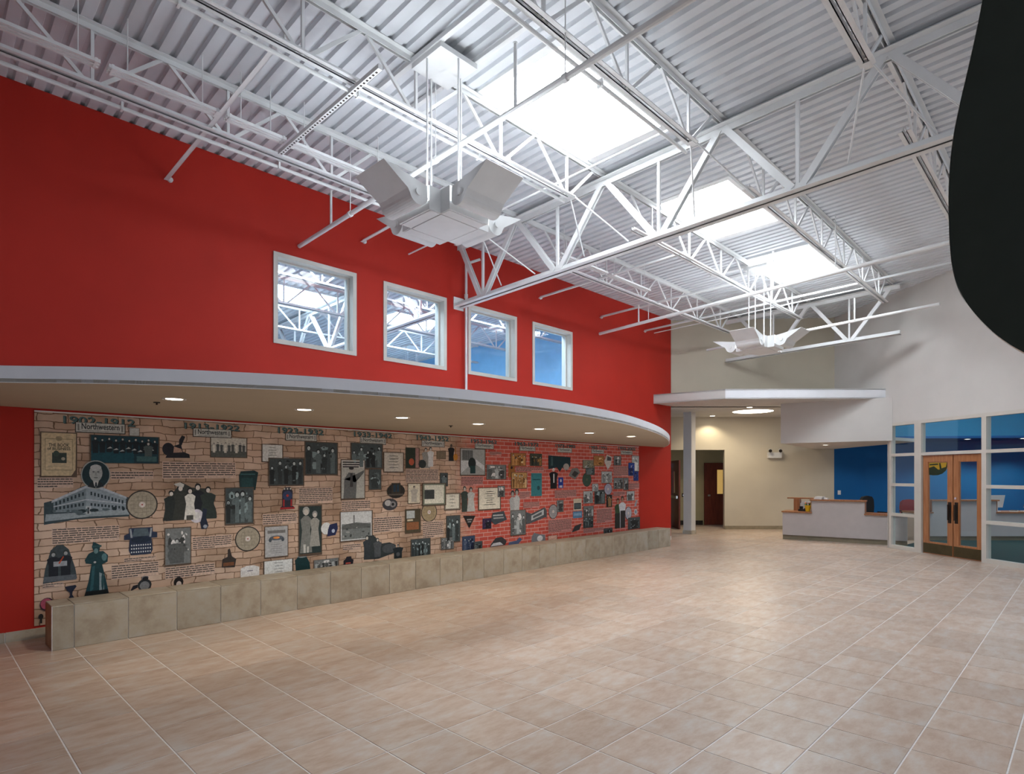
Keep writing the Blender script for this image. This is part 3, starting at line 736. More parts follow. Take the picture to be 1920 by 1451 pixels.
def lettering(p, txt, a, b, c, d_, col):
    if txt not in TXT: TXT[txt] = text_mesh(txt)
    vs, fs = TXT[txt]; p.k += .3
    p.mb.add([p.W(a+(c-a)*u, b+(d_-b)*v, p.k) for u, v in vs], fs, pm(col))
HEADS = [('1902-1912',118,783,252,797,142,794,233,811),('1913-1922',345,795,448,806,362,805,432,819),('1923-1932',520,803,605,814,535,814,592,826),
 ('1933-1942',662,811,733,820,675,821,722,832),('1943-1952',780,817,840,826,790,827,832,837),('1953-1962',882,824,930,831,890,832,924,841),
 ('1963-1972',964,829,1008,836,973,837,1002,845),('1973-1982',1040,833,1077,839,1045,840,1071,848),('1983-1992',1104,836,1137,842,1108,843,1131,850),('1993-2002',1158,838,1190,844,1163,845,1184,852)]
for (t, a, b, c, d_, e, f_, g_, h_) in HEADS:
    p = Print(a, b, c, d_); lettering(p, t, .012, -.06, 1.012, .94, (.02,.025,.025)); lettering(p, t, 0, 0, 1, 1, (.10,.17,.175)); p.done('printed_years')
    p = Print(e, f_, g_, h_); p.rect(-.02,-.10,1.02,1.04,(.05,.045,.04)); p.rect(0,0,1,1,(.47,.48,.46))
    for u in (.03, .93): p.rect(u, .15, u+.035, .85, (.22,.22,.21))
    lettering(p, 'Northwestern', .11, .30, .89, .95, (.045,.05,.055)); p.rect(.12,.10,.88,.16,(.25,.25,.25)); p.done('printed_plaque')
# --- first decade
p = Print(77, 812, 142, 892); p.halo(.03); p.poly([(0,0),(.86,0),(.98,.14),(1,1),(0,1)], (.50,.43,.30)); p.rect(.10,.13,.90,.87,(.30,.25,.16)); p.rect(.115,.145,.885,.855,(.52,.45,.32))
p.ell(.5,.87,.10,.06,(.33,.28,.19),12); lettering(p,'THE BOOK',.20,.68,.80,.76,(.05,.05,.04)); lettering(p,'of BUSINESS',.17,.60,.83,.67,(.05,.05,.04)); p.rect(.30,.30,.72,.54,(.05,.07,.06)); p.ell(.42,.52,.09,.07,(.06,.09,.07),10); p.ell(.62,.40,.06,.04,(.35,.33,.27),8); p.rect(.2,.22,.8,.225,(.3,.25,.17)); p.done('printed_book_cover')
p = Print(170, 818, 296, 868); p.halo(.02); p.rect(0,0,1,1,(.012,.055,.075)); p.rect(.0,.0,.62,.42,(.010,.085,.115))
for i in range(10):
    u = .06+.098*i; p.person(u, .35+.02*(i % 3), .93-.05*(i % 2), .10, (.012,.022,.028), (.42,.42,.40), (.02,.02,.02))
for i in range(8): p.poly([(.22+.09*i, .52-.05*(i%3)), (.30+.09*i,.54-.05*(i%3)), (.27+.09*i,.60-.05*(i%3))], (.42,.45,.45))
p.person(.84, .1, .80, .15, (.09,.12,.12), (.45,.44,.42)); p.rect(.66,.06,.97,.26,(.06,.14,.15)); p.done('printed_photograph')
p = Print(151, 863, 206, 917); p.ell(.5,.5,.5,.5,(.34,.36,.35),30); p.ell(.5,.5,.465,.465,(.008,.035,.045),30)
p.poly([(.22,.09),(.5,.035),(.78,.09),(.70,.22),(.58,.28),(.42,.28),(.30,.22)],(.012,.02,.025)); p.poly([(.40,.30),(.60,.30),(.55,.10),(.5,.06),(.45,.10)],(.45,.46,.45)); p.poly([(.48,.24),(.53,.24),(.55,.08),(.46,.08)],(.03,.04,.05))
p.ell(.5,.56,.225,.30,(.36,.38,.38)); p.ell(.5,.75,.19,.10,(.42,.44,.44),14); p.ell(.42,.60,.045,.02,(.07,.08,.09),8); p.ell(.58,.60,.045,.02,(.07,.08,.09),8); p.poly([(.485,.60),(.515,.60),(.54,.48),(.46,.48)],(.28,.30,.30)); p.ell(.5,.40,.085,.018,(.12,.13,.13),8); p.done('printed_portrait')
p = Print(82, 908, 246, 980); p.poly([(0,.0),(.35,.10),(.97,.12),(1,.40),(.98,.62),(.86,.70),(.62,.95),(.50,1.0),(.42,.95),(.12,.62),(0,.55)],(.05,.08,.095)); 
p.poly([(.01,.08),(.5,.16),(.97,.17),(.98,.32),(.5,.28),(.02,.26)],(.30,.35,.38)); p.poly([(.10,.58),(.46,.93),(.46,.30),(.10,.30)],(.20,.25,.28)); p.poly([(.46,.93),(.62,.90),(.93,.62),(.93,.30),(.46,.30)],(.27,.32,.36))
p.poly([(.08,.60),(.46,.97),(.62,.94),(.94,.65),(.94,.60),(.62,.87),(.46,.90),(.08,.54)],(.40,.44,.48)); p.poly([(.10,.455),(.46,.62),(.93,.48),(.93,.455),(.46,.59),(.10,.43)],(.40,.44,.48))
for i in range(8):
    u = .12+.042*i; h1 = .52+(.80-.52)*(i+.5)/8.5; p.rect(u, h1-.06, u+.02, h1+.03, (.03,.05,.065), False); p.rect(u, .36+.02*i*.6, u+.022, .44+.02*i*.6, (.03,.05,.065), False)
for i in range(10):
    u = .51+.041*i; h1 = .80-(.80-.53)*(i+.5)/10; p.rect(u, h1-.07, u+.02, h1+.02, (.03,.05,.065), False); p.rect(u, .50-.012*i-.06, u+.022, .50-.012*i+.01, (.03,.05,.065), False)
p.rect(.455,.22,.515,.44,(.40,.44,.46)); p.rect(.475,.24,.495,.40,(.03,.04,.05)); p.blobs(12,[(.02,.04,.05),(.10,.14,.16)],random.Random(3),.05,(.05,.20,.95,.42)); p.done('printed_building')
disc(265.5, 946, 28, 25.5)
# arched figures, costumed woman, typewriter and smaller things
p = Print(80, 1020, 144, 1091); p.poly([(0,0),(1,.06),(.94,.35),(.75,.85),(.58,.98),(.40,.98),(.22,.85),(.06,.35)],(.055,.075,.085)); p.person(.30,.10,.80,.36,(.015,.02,.03),(.3,.32,.33)); p.person(.66,.10,.82,.38,(.015,.02,.03),(.3,.32,.33)); p.rect(.30,.42,.70,.55,(.33,.35,.38)); p.poly([(.44,.50),(.58,.68),(.61,.66),(.48,.48)],(.40,.08,.03)); p.rect(.02,.03,.98,.17,(.13,.15,.17)); p.done('printed_figures')
p = Print(153, 1015, 205, 1119); p.poly([(.06,0),(.98,.02),(.86,.30),(.72,.58),(.92,.62),(.94,.74),(.76,.82),(.62,.82),(.66,.93),(.40,1.0),(.36,.90),(.42,.83),(.24,.79),(.10,.68),(.14,.62),(.34,.60),(.24,.30)],(.012,.055,.068)); p.poly([(.62,.08),(.80,.08),(.78,.40),(.62,.44)],(.24,.30,.32)); p.ell(.74,.27,.05,.16,(.03,.09,.10),10); p.poly([(.36,.55),(.46,.57),(.40,.15),(.28,.1)],(.03,.11,.13)); p.ell(.50,.83,.08,.05,(.14,.24,.25),10); p.rect(.36,.90,.70,.93,(.03,.10,.11)); p.ell(.46,.63,.05,.02,(.35,.38,.38),8); p.poly([(.05,0),(.98,.02),(.92,.12),(.14,.12)],(.006,.01,.012)); p.ell(.80,.71,.10,.07,(.10,.20,.22),10); p.done('printed_costumed_woman')
p = Print(232, 989, 294, 1042); p.poly([(.20,.05),(.80,.05),(.86,.20),(.82,.62),(1,.62),(1,.80),(.86,.84),(.86,1),(.14,1),(.14,.82),(0,.76),(0,.60),(.16,.60),(.14,.22)],(.03,.045,.09)); p.poly([(.24,.70),(.30,.97),(.70,.97),(.76,.70)],(.10,.14,.17)); p.poly([(.19,.66),(.25,.66),(.21,.97),(.16,.97)],(.30,.33,.36)); p.poly([(.75,.66),(.81,.66),(.84,.97),(.79,.97)],(.30,.33,.36)); p.ell(.5,.58,.3,.12,(.015,.03,.06),14)
for r_ in range(3):
    for i in range(9): p.ell(.22+.035*r_*0+.07*i, .15+.12*r_, .022, .032, (.52,.54,.56), 6)
p.done('printed_typewriter')
p = Print(121, 1097, 143, 1124); p.poly([(.2,0),(.9,0),(.62,.35),(.66,.55),(1,.9),(.9,1),(0,.95),(.15,.7),(.42,.5),(.44,.3)],(.02,.025,.05)); p.done('printed_goblet')
p = Print(74, 1120, 101, 1145); p.ell(.5,.5,.5,.5,(.05,.03,.04),16); p.ell(.45,.55,.40,.40,(.38,.10,.16),16); p.done('printed_cap')
p = Print(70, 1150, 82, 1168); p.ell(.5,.7,.4,.3,(.03,.03,.03),10); p.poly([(.4,.0),(.7,.0),(.7,.6),(.4,.6)],(.03,.03,.03)); p.done('printed_ornament')
p = Print(243, 1080, 290, 1109); p.ell(.58,.42,.28,.40,(.03,.035,.04),16); p.ell(.58,.38,.20,.28,(.22,.23,.24),14); p.ell(.60,.88,.14,.16,(.20,.20,.22),12); p.ell(.61,.82,.12,.14,(.015,.015,.02),12); p.poly([(0,.1),(.3,.3),(.3,.5),(.12,.45)],(.02,.02,.03)); p.done('printed_telephone')
textblock(98, 988, 222, 1016, 7, 1); textblock(209, 1056, 296, 1081, 6, 2); textblock(208, 884, 286, 898, 3, 3); textblock(70, 896, 136, 914, 4, 4); textblock(80,1093,118,1100,2,5); textblock(232,1044,290,1051,2,6)
card(242, 803, 260, 817, (.45,.46,.45), 2)
# --- second decade
p = Print(304, 816, 357, 860); p.ell(.20,.40,.21,.27,(.02,.02,.03),16); p.poly([(.1,.03),(.97,.04),(.95,.20),(.72,.30),(.66,.55),(.80,.95),(.68,1),(.58,.80),(.58,.62),(.30,.50)],(.02,.018,.025)); p.poly([(.38,.25),(.70,.28),(.66,.42),(.40,.52)],(.42,.30,.24)); p.done('printed_telephone')
p = Print(395, 821, 461, 857); p.halo(.03); p.rect(0,0,1,1,(.40,.40,.37)); p.rect(0,0,1,.30,(.12,.13,.12)); p.rect(0,.62,1,1,(.50,.49,.45))
for i in range(9): p.person(.08+.105*i, .22+.04*(i % 3), .70+.05*(i % 2), .09, (.10,.11,.11) if i % 3 else (.55,.54,.5), (.5,.48,.45))
p.done('printed_photograph')
textblock(305, 867, 440, 896, 7, 7)
p = Print(308, 902, 406, 976); p.poly([(.02,.02),(1,.06),(.97,.30),(.86,.60),(.80,.80),(.50,.84),(.30,.98),(.20,.80),(.08,.60),(0,.45)],(.045,.05,.045))
for (u, v1, w_, c) in ((.12,.76,.26,(.03,.038,.036)),(.29,.90,.26,(.05,.055,.048)),(.62,.92,.26,(.015,.02,.028)),(.82,.84,.30,(.035,.05,.045)),(.47,.82,.20,(.62,.60,.57))): p.person(u, .03, v1, w_, c, (.58,.55,.52), (.02,.02,.02), True)
p.poly([(.16,.93),(.28,.97),(.36,.92),(.34,.84),(.22,.88)],(.50,.50,.48)); p.rect(.40,.02,.53,.14,(.10,.10,.09)); p.done('printed_women')
p = Print(355, 953, 390, 992); p.ell(.36,.64,.36,.33,(.55,.54,.58),20); p.ell(.34,.64,.22,.20,(.66,.65,.68),16); p.poly([(.55,.3),(.62,.0),(.9,.0),(1,.15),(.86,.55),(.92,.95),(.70,1),(.64,.6)],(.02,.03,.06)); p.ell(.82,.12,.12,.09,(.3,.33,.38),10); p.done('printed_telephone')
p = Print(447, 882, 483, 919); p.poly([(.05,.0),(.85,0),(1,.9),(.8,1),(.1,.95),(0,.75)],(.012,.045,.05)); p.rect(.12,.12,.72,.62,(.02,.075,.08)); p.rect(.08,.78,.84,.84,(.05,.14,.15)); p.done('printed_case')
photo(422, 915, 473, 981, 'dark', 4, 11); p = None
photo(309, 990, 356, 1057, 'mid', 1, 12)
textblock(361, 1005, 433, 1027, 6, 8); textblock(310, 1060, 401, 1080, 5, 9); disc(463.5, 1010, 22.5, 22)
p = Print(415, 1028, 442, 1066); p.poly([(0,.1),(.9,.05),(1,.45),(.7,.6),(.55,1),(.42,.95),(.4,.6),(.05,.5)],(.05,.04,.035)); p.rect(.1,.15,.85,.32,(.20,.09,.04)); p.done('printed_machine')
p = Print(324, 1081, 344, 1101); p.ell(.5,.5,.45,.5,(.015,.012,.012),14); p.ell(.52,.3,.25,.3,(.5,.45,.42),12); p.done('printed_face')
p = Print(450, 1060, 485, 1086); p.poly([(.0,.0),(1,.0),(1,.85),(.7,1),(.3,1),(0,.85)],(.62,.63,.65)); p.rect(.35,.6,.65,.66,(.2,.2,.25)); p.done('printed_shirt')
# --- third decade
card(491, 834, 528, 865, (.55,.56,.55), 5, 3); photo(504, 860, 567, 909, 'teal', 5, 13); photo(572, 830, 631, 889, 'teal', 4, 14)
card(529, 858, 541, 866, (.55,.56,.56), 1)
p = Print(524, 913, 552, 955); p.poly([(0,0),(1,.02),(.9,.14),(.82,.16),(.85,.8),(.7,1),(.3,.98),(.15,.8),(.15,.16),(.05,.12)],(.03,.03,.05)); p.rect(.02,.02,.98,.10,(.35,.03,.03)); p.ell(.5,.62,.32,.22,(.04,.06,.14),16); p.ell(.5,.62,.09,.06,(.4,.05,.04),10)
for i in range(3): p.ell(.3+.2*i,.92,.06,.04,(.5,.5,.45),8)
p.rect(.2,.14,.3,.45,(.35,.03,.03)); p.rect(.7,.14,.8,.45,(.35,.03,.03)); p.done('printed_clock')
textblock(560, 915, 622, 943, 8, 10); textblock(492, 963, 555, 982, 5, 11)
p = Print(496, 987, 538, 1043); p.halo(); p.rect(0,0,1,1,(.40,.41,.42)); p.rect(.1,.78,.9,.88,(.2,.2,.2)); p.ell(.5,.62,.32,.08,(.12,.14,.17),14); p.ell(.5,.63,.15,.04,(.6,.3,.1),10); p.ell(.22,.56,.07,.07,(.08,.1,.12),8); p.ell(.78,.56,.07,.07,(.08,.1,.12),8)
for i in range(5): p.rect(.25,.40-.07*i,.75,.415-.07*i,(.25,.25,.26),False)
p.done('printed_poster')
p = Print(560, 949, 601, 1037); p.halo(.04); p.rect(0,0,1,1,(.03,.05,.05)); p.blobs(6,[(.05,.08,.08),(.02,.03,.03)],random.Random(5),.15); p.person(.30,.02,.97,.48,(.22,.23,.22),(.5,.48,.45),(.35,.36,.35),True); p.person(.70,.14,.88,.42,(.33,.33,.31),(.5,.48,.45),(.3,.3,.3),True); p.rect(.18,.02,.28,.2,(.5,.5,.48)); p.rect(.34,.02,.42,.15,(.5,.5,.48)); p.done('printed_photograph')
p = Print(601, 978, 632, 1005); p.ell(.30,.55,.32,.42,(.58,.60,.66),16); p.poly([(.35,.0),(.85,.05),(1,.5),(.95,.9),(.5,.8),(.4,.45)],(.02,.03,.10)); p.ell(.72,.35,.10,.14,(.4,.45,.55),10); p.done('printed_telephone')
card(495, 1050, 547, 1077, (.58,.60,.62), 4, 4)
p = Print(551, 1039, 581, 1072); p.poly([(.1,.0),(1,.1),(.95,.5),(.7,.95),(.35,1),(.05,.7)],(.008,.045,.05)); p.ell(.5,.9,.3,.09,(.3,.34,.35),12); p.done('printed_lamp')
photo(588, 1048, 633, 1065, 'mid', 7, 15)
p = Print(643, 1043, 662, 1060); p.poly([(0,.05),(.9,.0),(1,.6),(.8,.7),(.75,1),(.3,1),(.2,.75),(0,.6)],(.02,.02,.03)); p.rect(.2,.2,.7,.35,(.4,.1,.08)); p.done('printed_badge')
# --- fourth decade
photo(658, 832, 715, 877, 'dark', 5, 16)
p = Print(639, 863, 682, 934); p.halo(); p.rect(0,0,1,1,(.42,.43,.41)); p.rect(0,.80,1,1,(.50,.50,.48))
for i in range(3): p.rect(.05,.93-.06*i,.95-.1*i,.965-.06*i,(.06,.06,.06))
p.poly([(.08,.0),(.62,.0),(.66,.45),(.58,.62),(.98,.74),(.98,.68),(.70,.52),(.6,.42),(.58,.66),(.3,.68),(.12,.5)],(.15,.16,.16)); p.poly([(.36,.30),(.50,.30),(.47,.66),(.38,.66)],(.06,.06,.06)); p.ell(.42,.74,.11,.075,(.40,.39,.37),12); p.ell(.42,.79,.11,.04,(.04,.04,.04),10); p.done('printed_poster')
photo(691, 880, 713, 917, 'dark', 1, 17); card(719, 849, 754, 884, (.50,.48,.44), 5, 5); textblock(640, 939, 693, 957, 5, 12)
p = Print(638, 959, 696, 1012); p.halo(); p.rect(0,0,1,1,(.52,.54,.55)); p.rect(.03,.04,.97,.58,(.20,.22,.22)); p.poly([(.03,.5),(.2,.58),(.5,.62),(.8,.57),(.97,.52),(.97,.4),(.03,.4)],(.13,.14,.14)); p.rect(.40,.55,.435,.88,(.13,.14,.14)); p.blobs(10,[(.07,.08,.08),(.32,.33,.33)],random.Random(9),.06,(.03,.05,.97,.5)); p.done('printed_photograph')
p = Print(681, 1000, 741, 1048); p.poly([(.0,.05),(.45,.02),(1,.2),(1,.5),(.8,.62),(.55,.6),(.3,.95),(.1,.95),(.02,.5)],(.045,.055,.06)); p.person(.10,.05,.95,.24,(.05,.06,.07),(.5,.48,.45)); p.person(.42,.1,.82,.26,(.10,.11,.12),(.5,.48,.45)); p.ell(.78,.38,.22,.18,(.09,.10,.11),14); p.done('printed_women')
p = Print(732, 1020, 758, 1049); p.person(.5,.02,.98,.75,(.02,.03,.035),(.35,.34,.33)); p.ell(.5,.35,.14,.14,(.10,.11,.12),10); p.done('printed_figure')
textblock(700, 969, 752, 996, 7, 13); textblock(642, 1020, 675, 1030, 3, 14)
p = Print(724, 904, 758, 934); p.ell(.5,.45,.5,.45,(.03,.025,.02),16); p.rect(.25,.3,.75,.95,(.05,.04,.03)); p.rect(.35,.4,.48,.85,(.02,.05,.08)); p.rect(.54,.4,.66,.85,(.02,.05,.08)); p.rect(.1,.18,.9,.28,(.12,.10,.08)); p.done('printed_ornament')
p = Print(716, 934, 744, 957); p.ell(.5,.5,.5,.48,(.06,.06,.07),16); p.ell(.35,.62,.22,.25,(.42,.42,.42),12); p.ell(.68,.5,.20,.25,(.25,.25,.26),12); p.ell(.68,.5,.09,.12,(.02,.02,.02),10); p.done('printed_camera')
# --- fifth decade
p = Print(760, 840, 785, 877); p.halo(); p.rect(0,0,1,1,(.05,.03,.025)); p.rect(.0,.0,.7,1,(.03,.045,.03)); p.rect(.72,0,.98,1,(.35,.22,.20)); p.ell(.42,.3,.2,.18,(.42,.12,.06),10); p.done('printed_photograph')
p = Print(785, 838, 814, 878); p.person(.42,.02,.94,.5,(.30,.30,.29),(.5,.48,.45),(.03,.03,.03),True); p.person(.74,.08,.98,.42,(.55,.56,.57),(.5,.48,.45)); p.ell(.2,.2,.25,.2,(.04,.05,.05),10); p.done('printed_couple')
p = Print(838, 833, 858, 866); p.person(.35,.05,.98,.6,(.02,.02,.02),(.1,.08,.07)); p.ell(.75,.28,.22,.2,(.45,.24,.05),12); p.rect(.70,.4,.78,.85,(.3,.15,.04)); p.done('printed_guitarist')
card(818, 846, 834, 860, (.22,.18,.13), 2); textblock(760, 880, 820, 904, 9, 15); photo(824, 887, 838, 911, 'dark', 1, 18)
p = Print(764, 907, 786, 943); p.halo(); p.rect(0,0,1,1,(.56,.53,.45)); p.person(.5,.05,.88,.62,(.42,.40,.36),(.36,.33,.29),(.08,.07,.06)); p.done('printed_portrait')
card(792, 907, 833, 946, (.60,.60,.54), 0, 6, (.06,.28,.50,.72), (.22,.25,.20)); card(833, 925, 861, 955, (.60,.59,.53), 4, 7, None, (.26,.24,.2)); disc(803.5, 960, 14, 17.5, (.36,.30,.20))
p = Print(759, 955, 787, 998); p.halo(); p.rect(0,0,1,1,(.09,.075,.045)); p.rect(.08,.62,.62,.95,(.42,.45,.45)); p.rect(.08,.12,.9,.45,(.28,.13,.06)); p.rect(.12,.50,.5,.58,(.5,.45,.35)); p.done('printed_cabinet')
textblock(792, 978, 830, 1007, 8, 16); photo(770, 1010, 805, 1042, 'dark', 6, 19); photo(836, 967, 861, 1015, 'dark', 3, 20); photo(826, 1008, 849, 1029, 'mid', 4, 21)
# --- red brick decades
p = Print(862, 911, 889, 960); p.person(.28,.02,.97,.5,(.05,.07,.06),(.4,.38,.35)); p.person(.72,.02,.93,.5,(.45,.46,.45),(.45,.42,.4),(.03,.03,.03),True); p.done('printed_couple')
p = Print(863, 842, 908, 890); p.halo(); p.rect(0,0,1,1,(.36,.38,.38)); p.rect(.05,.55,.5,.95,(.22,.24,.24)); 
for i in range(6): p.rect(.08+.07*i,.58,.12+.07*i,.95,(.10,.11,.11))
p.poly([(0,.05),(.35,.35),(.35,.55),(0,.55)],(.52,.54,.55)); p.poly([(.55,.45),(.98,.15),(.98,.35),(.62,.6)],(.55,.57,.58)); p.ell(.46,.45,.16,.22,(.02,.03,.03),14); p.rect(.38,.05,.6,.35,(.02,.06,.06)); p.done('printed_photograph')
photo(912, 872, 947, 898, 'mid', 3, 22); textblock(864, 894, 904, 910, 6, 17, True); textblock(917, 847, 939, 854, 3, 18, True)
card(897, 915, 936, 954, (.60,.58,.51), 7, 8); photo(932, 911, 945, 931, 'mid', 1, 23)
p = Print(867, 966, 890, 990); p.poly([(0,1),(1,.95),(.5,0)],(.02,.02,.02)); p.rect(.3,.62,.72,.72,(.3,.3,.3)); p.rect(.35,.45,.65,.54,(.3,.3,.3)); p.done('printed_pennant')
p = Print(919, 957, 949, 983); p.poly([(0,.3),(.25,.0),(1,.3),(.8,.95),(.1,.85)],(.07,.085,.10)); p.rect(.12,.62,.75,.72,(.4,.42,.42)); p.rect(.15,.42,.8,.52,(.32,.33,.34)); p.done('printed_typewriter')
photo(904, 972, 920, 991, 'dark', 1, 24, cols=[(.01,.01,.02),(.03,.02,.06),(.05,.03,.09),(.10,.06,.12),(.2,.1,.15)])
photo(866, 1005, 889, 1032, 'dark', 3, 25, cols=[(.01,.02,.05),(.03,.05,.10),(.05,.08,.15),(.10,.13,.20),(.2,.24,.3)]); photo(888, 1015, 903, 1029, 'dark', 2, 26)
p = Print(917, 1006, 949, 1025); p.poly([(0,.05),(.9,.1),(1,.5),(.7,.95),(.35,.9),(.1,.4)],(.06,.06,.065)); p.poly([(.05,.12),(.8,.15),(.6,.45),(.2,.4)],(.5,.52,.54)); p.done('printed_telephone')
OC = [(.12,.05,.015),(.25,.12,.03),(.38,.20,.07),(.5,.3,.12),(.6,.5,.3)]
p = Print(952, 869, 964, 895); p.rect(0,0,1,1,(.36,.17,.05)); p.ell(.5,.7,.18,.1,(.03,.02,.02),10); p.done('printed_plaque')
photo(957, 850, 984, 873, 'mid', 4, 27, cols=OC); photo(993, 851, 1014, 873, 'dark', 3, 28, cols=[(.02,.03,.02),(.04,.05,.04),(.07,.08,.06),(.3,.18,.06),(.45,.35,.2)]); photo(958, 886, 986, 915, 'mid', 5, 29, cols=[(.2,.11,.04),(.34,.2,.08),(.46,.3,.13),(.58,.45,.28),(.66,.58,.45)])
p = Print(995, 887, 1015, 930); p.rect(0,0,1,1,(.05,.23,.26)); p.rect(.15,.70,.85,.74,(.03,.12,.14)); p.ell(.68,.35,.14,.10,(.03,.10,.12),10); p.done('printed_booklet')
p = Print(953, 916, 975, 982); p.person(.32,.02,.93,.55,(.38,.39,.39),(.32,.30,.28)); p.person(.68,.02,.97,.55,(.46,.47,.47),(.36,.34,.32)); p.done('printed_couple')
photo(957, 957, 984, 1002, 'mid', 3, 30); 
p = Print(985, 951, 1024, 981); p.poly([(0,.0),(.25,.05),(.95,.35),(1,.2),(1,.75),(.9,.98),(.25,.62),(0,.75)],(.10,.11,.12)); p.poly([(.25,.2),(.85,.5),(.85,.85),(.25,.5)],(.42,.44,.45)); p.poly([(.33,.32),(.75,.53),(.75,.7),(.33,.46)],(.12,.13,.14)); p.done('printed_keyboard')
textblock(966, 876, 1018, 884, 3, 19, True); textblock(973, 922, 992, 934, 5, 20, True); textblock(980, 941, 1010, 952, 5, 21, True)
p = Print(1027, 854, 1068, 886); p.poly([(0,.98),(1,.92),(1,.4),(.82,.1),(.62,.3),(.5,.05),(.38,.3),(0,.2)],(.015,.045,.055)); p.poly([(.12,.9),(.18,.9),(.2,.4),(.1,.4)],(.06,.12,.13)); p.ell(.8,.35,.14,.2,(.38,.36,.34),10); p.done('printed_banner')
p = Print(1028, 877, 1048, 917); p.person(.45,.02,.98,.8,(.012,.012,.014),(.5,.46,.42),(.62,.62,.62)); p.rect(.42,.3,.52,.72,(.55,.55,.55)); p.done('printed_man')
p = Print(1046, 895, 1055, 915); p.rect(0,0,1,1,(.02,.06,.30)); p.rect(.2,.05,.8,.25,(.5,.5,.55)); p.ell(.5,.7,.2,.15,(.5,.5,.55),8); p.done('printed_card')
p = Print(1065, 877, 1087, 899); p.poly([(.0,.35),(.55,0),(1,.6),(.75,1),(.3,.95)],(.20,.20,.19)); p.poly([(.25,.4),(.55,.2),(.85,.55),(.5,.75)],(.05,.05,.05)); p.done('printed_calculator')
disc(1036, 959, 8, 13, (.32,.32,.33)); photo(1043, 938, 1055, 959, 'mid', 1, 31)
p = Print(1073, 934, 1090, 971); p.rect(.05,.38,.95,.98,(.50,.46,.38)); p.rect(.12,.45,.88,.76,(.03,.04,.05)); p.rect(.18,.50,.82,.72,(.10,.13,.14)); p.rect(.0,.0,1,.34,(.12,.25,.38)); p.rect(.1,.12,.9,.25,(.25,.38,.5)); p.done('printed_computer')
textblock(1039, 919, 1079, 933, 6, 22, True); textblock(1027, 974, 1070, 996, 9, 23, True)
p = Print(1071, 981, 1090, 999); p.poly([(0,.1),(.75,.3),(1,.95),(.3,.75)],(.05,.055,.06)); p.done('printed_recorder')
p = Print(995, 998, 1022, 1017); p.poly([(0,0),(1,.05),(.95,.7),(.6,.8),(.2,1),(.05,.7)],(.20,.22,.24)); p.ell(.6,.4,.2,.3,(.55,.57,.58),10); p.done('printed_telephone')
p = Print(951, 1008, 978, 1022); p.poly([(0,0),(.7,.05),(1,.7),(.8,1),(.6,.6),(.1,.5)],(.10,.14,.24)); p.done('printed_mouse')
card(1027, 1004, 1043, 1015, (.55,.40,.34), 0)
photo(1092, 863, 1113, 878, 'mid', 0, 32, cols=[(.05,.07,.05),(.14,.16,.12),(.25,.24,.18),(.35,.33,.25),(.45,.46,.48)]); photo(1112, 855, 1131, 873, 'mid', 0, 33, cols=OC)
p = Print(1130, 852, 1146, 881); p.poly([(.5,0),(.9,.35),(1,.85),(.4,1),(.1,.55)],(.50,.48,.46)); p.poly([(.4,.6),(.9,.6),(.9,.8),(.45,.9)],(.10,.10,.11)); p.done('printed_telephone')
photo(1097, 877, 1113, 890, 'dark', 1, 34); disc(1099.5, 899, 8, 12.5, (.06,.11,.08), (.1,.14,.1)); photo(1127, 884, 1146, 905, 'light', 2, 35); photo(1093, 921, 1110, 943, 'light', 2, 36); photo(1114, 919, 1133, 944, 'dark', 2, 37)
disc(1139, 917, 7, 10.5, (.36,.36,.44)); photo(1136, 928, 1146, 950, 'dark', 1, 38, cols=[(.01,.01,.01),(.02,.02,.02),(.03,.03,.03),(.3,.2,.1),(.5,.4,.2)]); photo(1109, 907, 1120, 921, 'light', 1, 39)
photo(1093, 949, 1111, 968, 'mid', 4, 40); photo(1093, 968, 1111, 989, 'dark', 4, 41); textblock(1118, 954, 1146, 979, 9, 24, True); textblock(1093, 990, 1130, 997, 4, 25, True)
p = Print(1150, 930, 1173, 991); p.person(.32,.02,.92,.52,(.05,.10,.05),(.4,.28,.2),(.1,.04,.02)); p.person(.68,.02,.98,.56,(.55,.56,.58),(.36,.26,.2)); p.rect(.08,.02,.48,.48,(.03,.035,.03)); p.rect(.52,.02,.9,.55,(.035,.035,.035)); p.done('printed_couple')
disc(1177, 962, 6, 11.5, (.40,.40,.44)); photo(1177, 970, 1198, 991, 'dark', 1, 42); photo(1150, 855, 1163, 872, 'mid', 2, 43); photo(1177, 868, 1188, 891, 'dark', 1, 44, cols=[(.01,.02,.1),(.02,.05,.22),(.02,.07,.30),(.1,.15,.35),(.5,.5,.55)]); photo(1184, 855, 1197, 883, 'light', 1, 45); photo(1187, 884, 1196, 901, 'dark', 1, 46, cols=[(.01,.02,.1),(.02,.05,.22),(.02,.06,.26),(.1,.15,.35),(.4,.4,.45)])
photo(1150, 896, 1167, 916, 'mid', 3, 47); photo(1168, 896, 1177, 918, 'mid', 1, 48); photo(1174, 921, 1188, 938, 'light', 1, 49); textblock(1149, 874, 1176, 893, 8, 26, True); textblock(1178, 906, 1197, 917, 5, 27, True); textblock(1149,922,1170,930,3,28,True)
p = Print(1187, 937, 1194, 950); p.poly([(.2,0),(.7,.1),(1,.9),(.7,1),(.3,.4)],(.3,.32,.35)); p.done('printed_phone')
p = Print(1188, 954, 1194, 965); p.ell(.5,.5,.5,.5,(.45,.46,.48),12); p.ell(.5,.5,.3,.3,(.2,.25,.3),10); p.done('printed_watch')
photo(1131, 990, 1147, 999, 'dark', 3, 50)

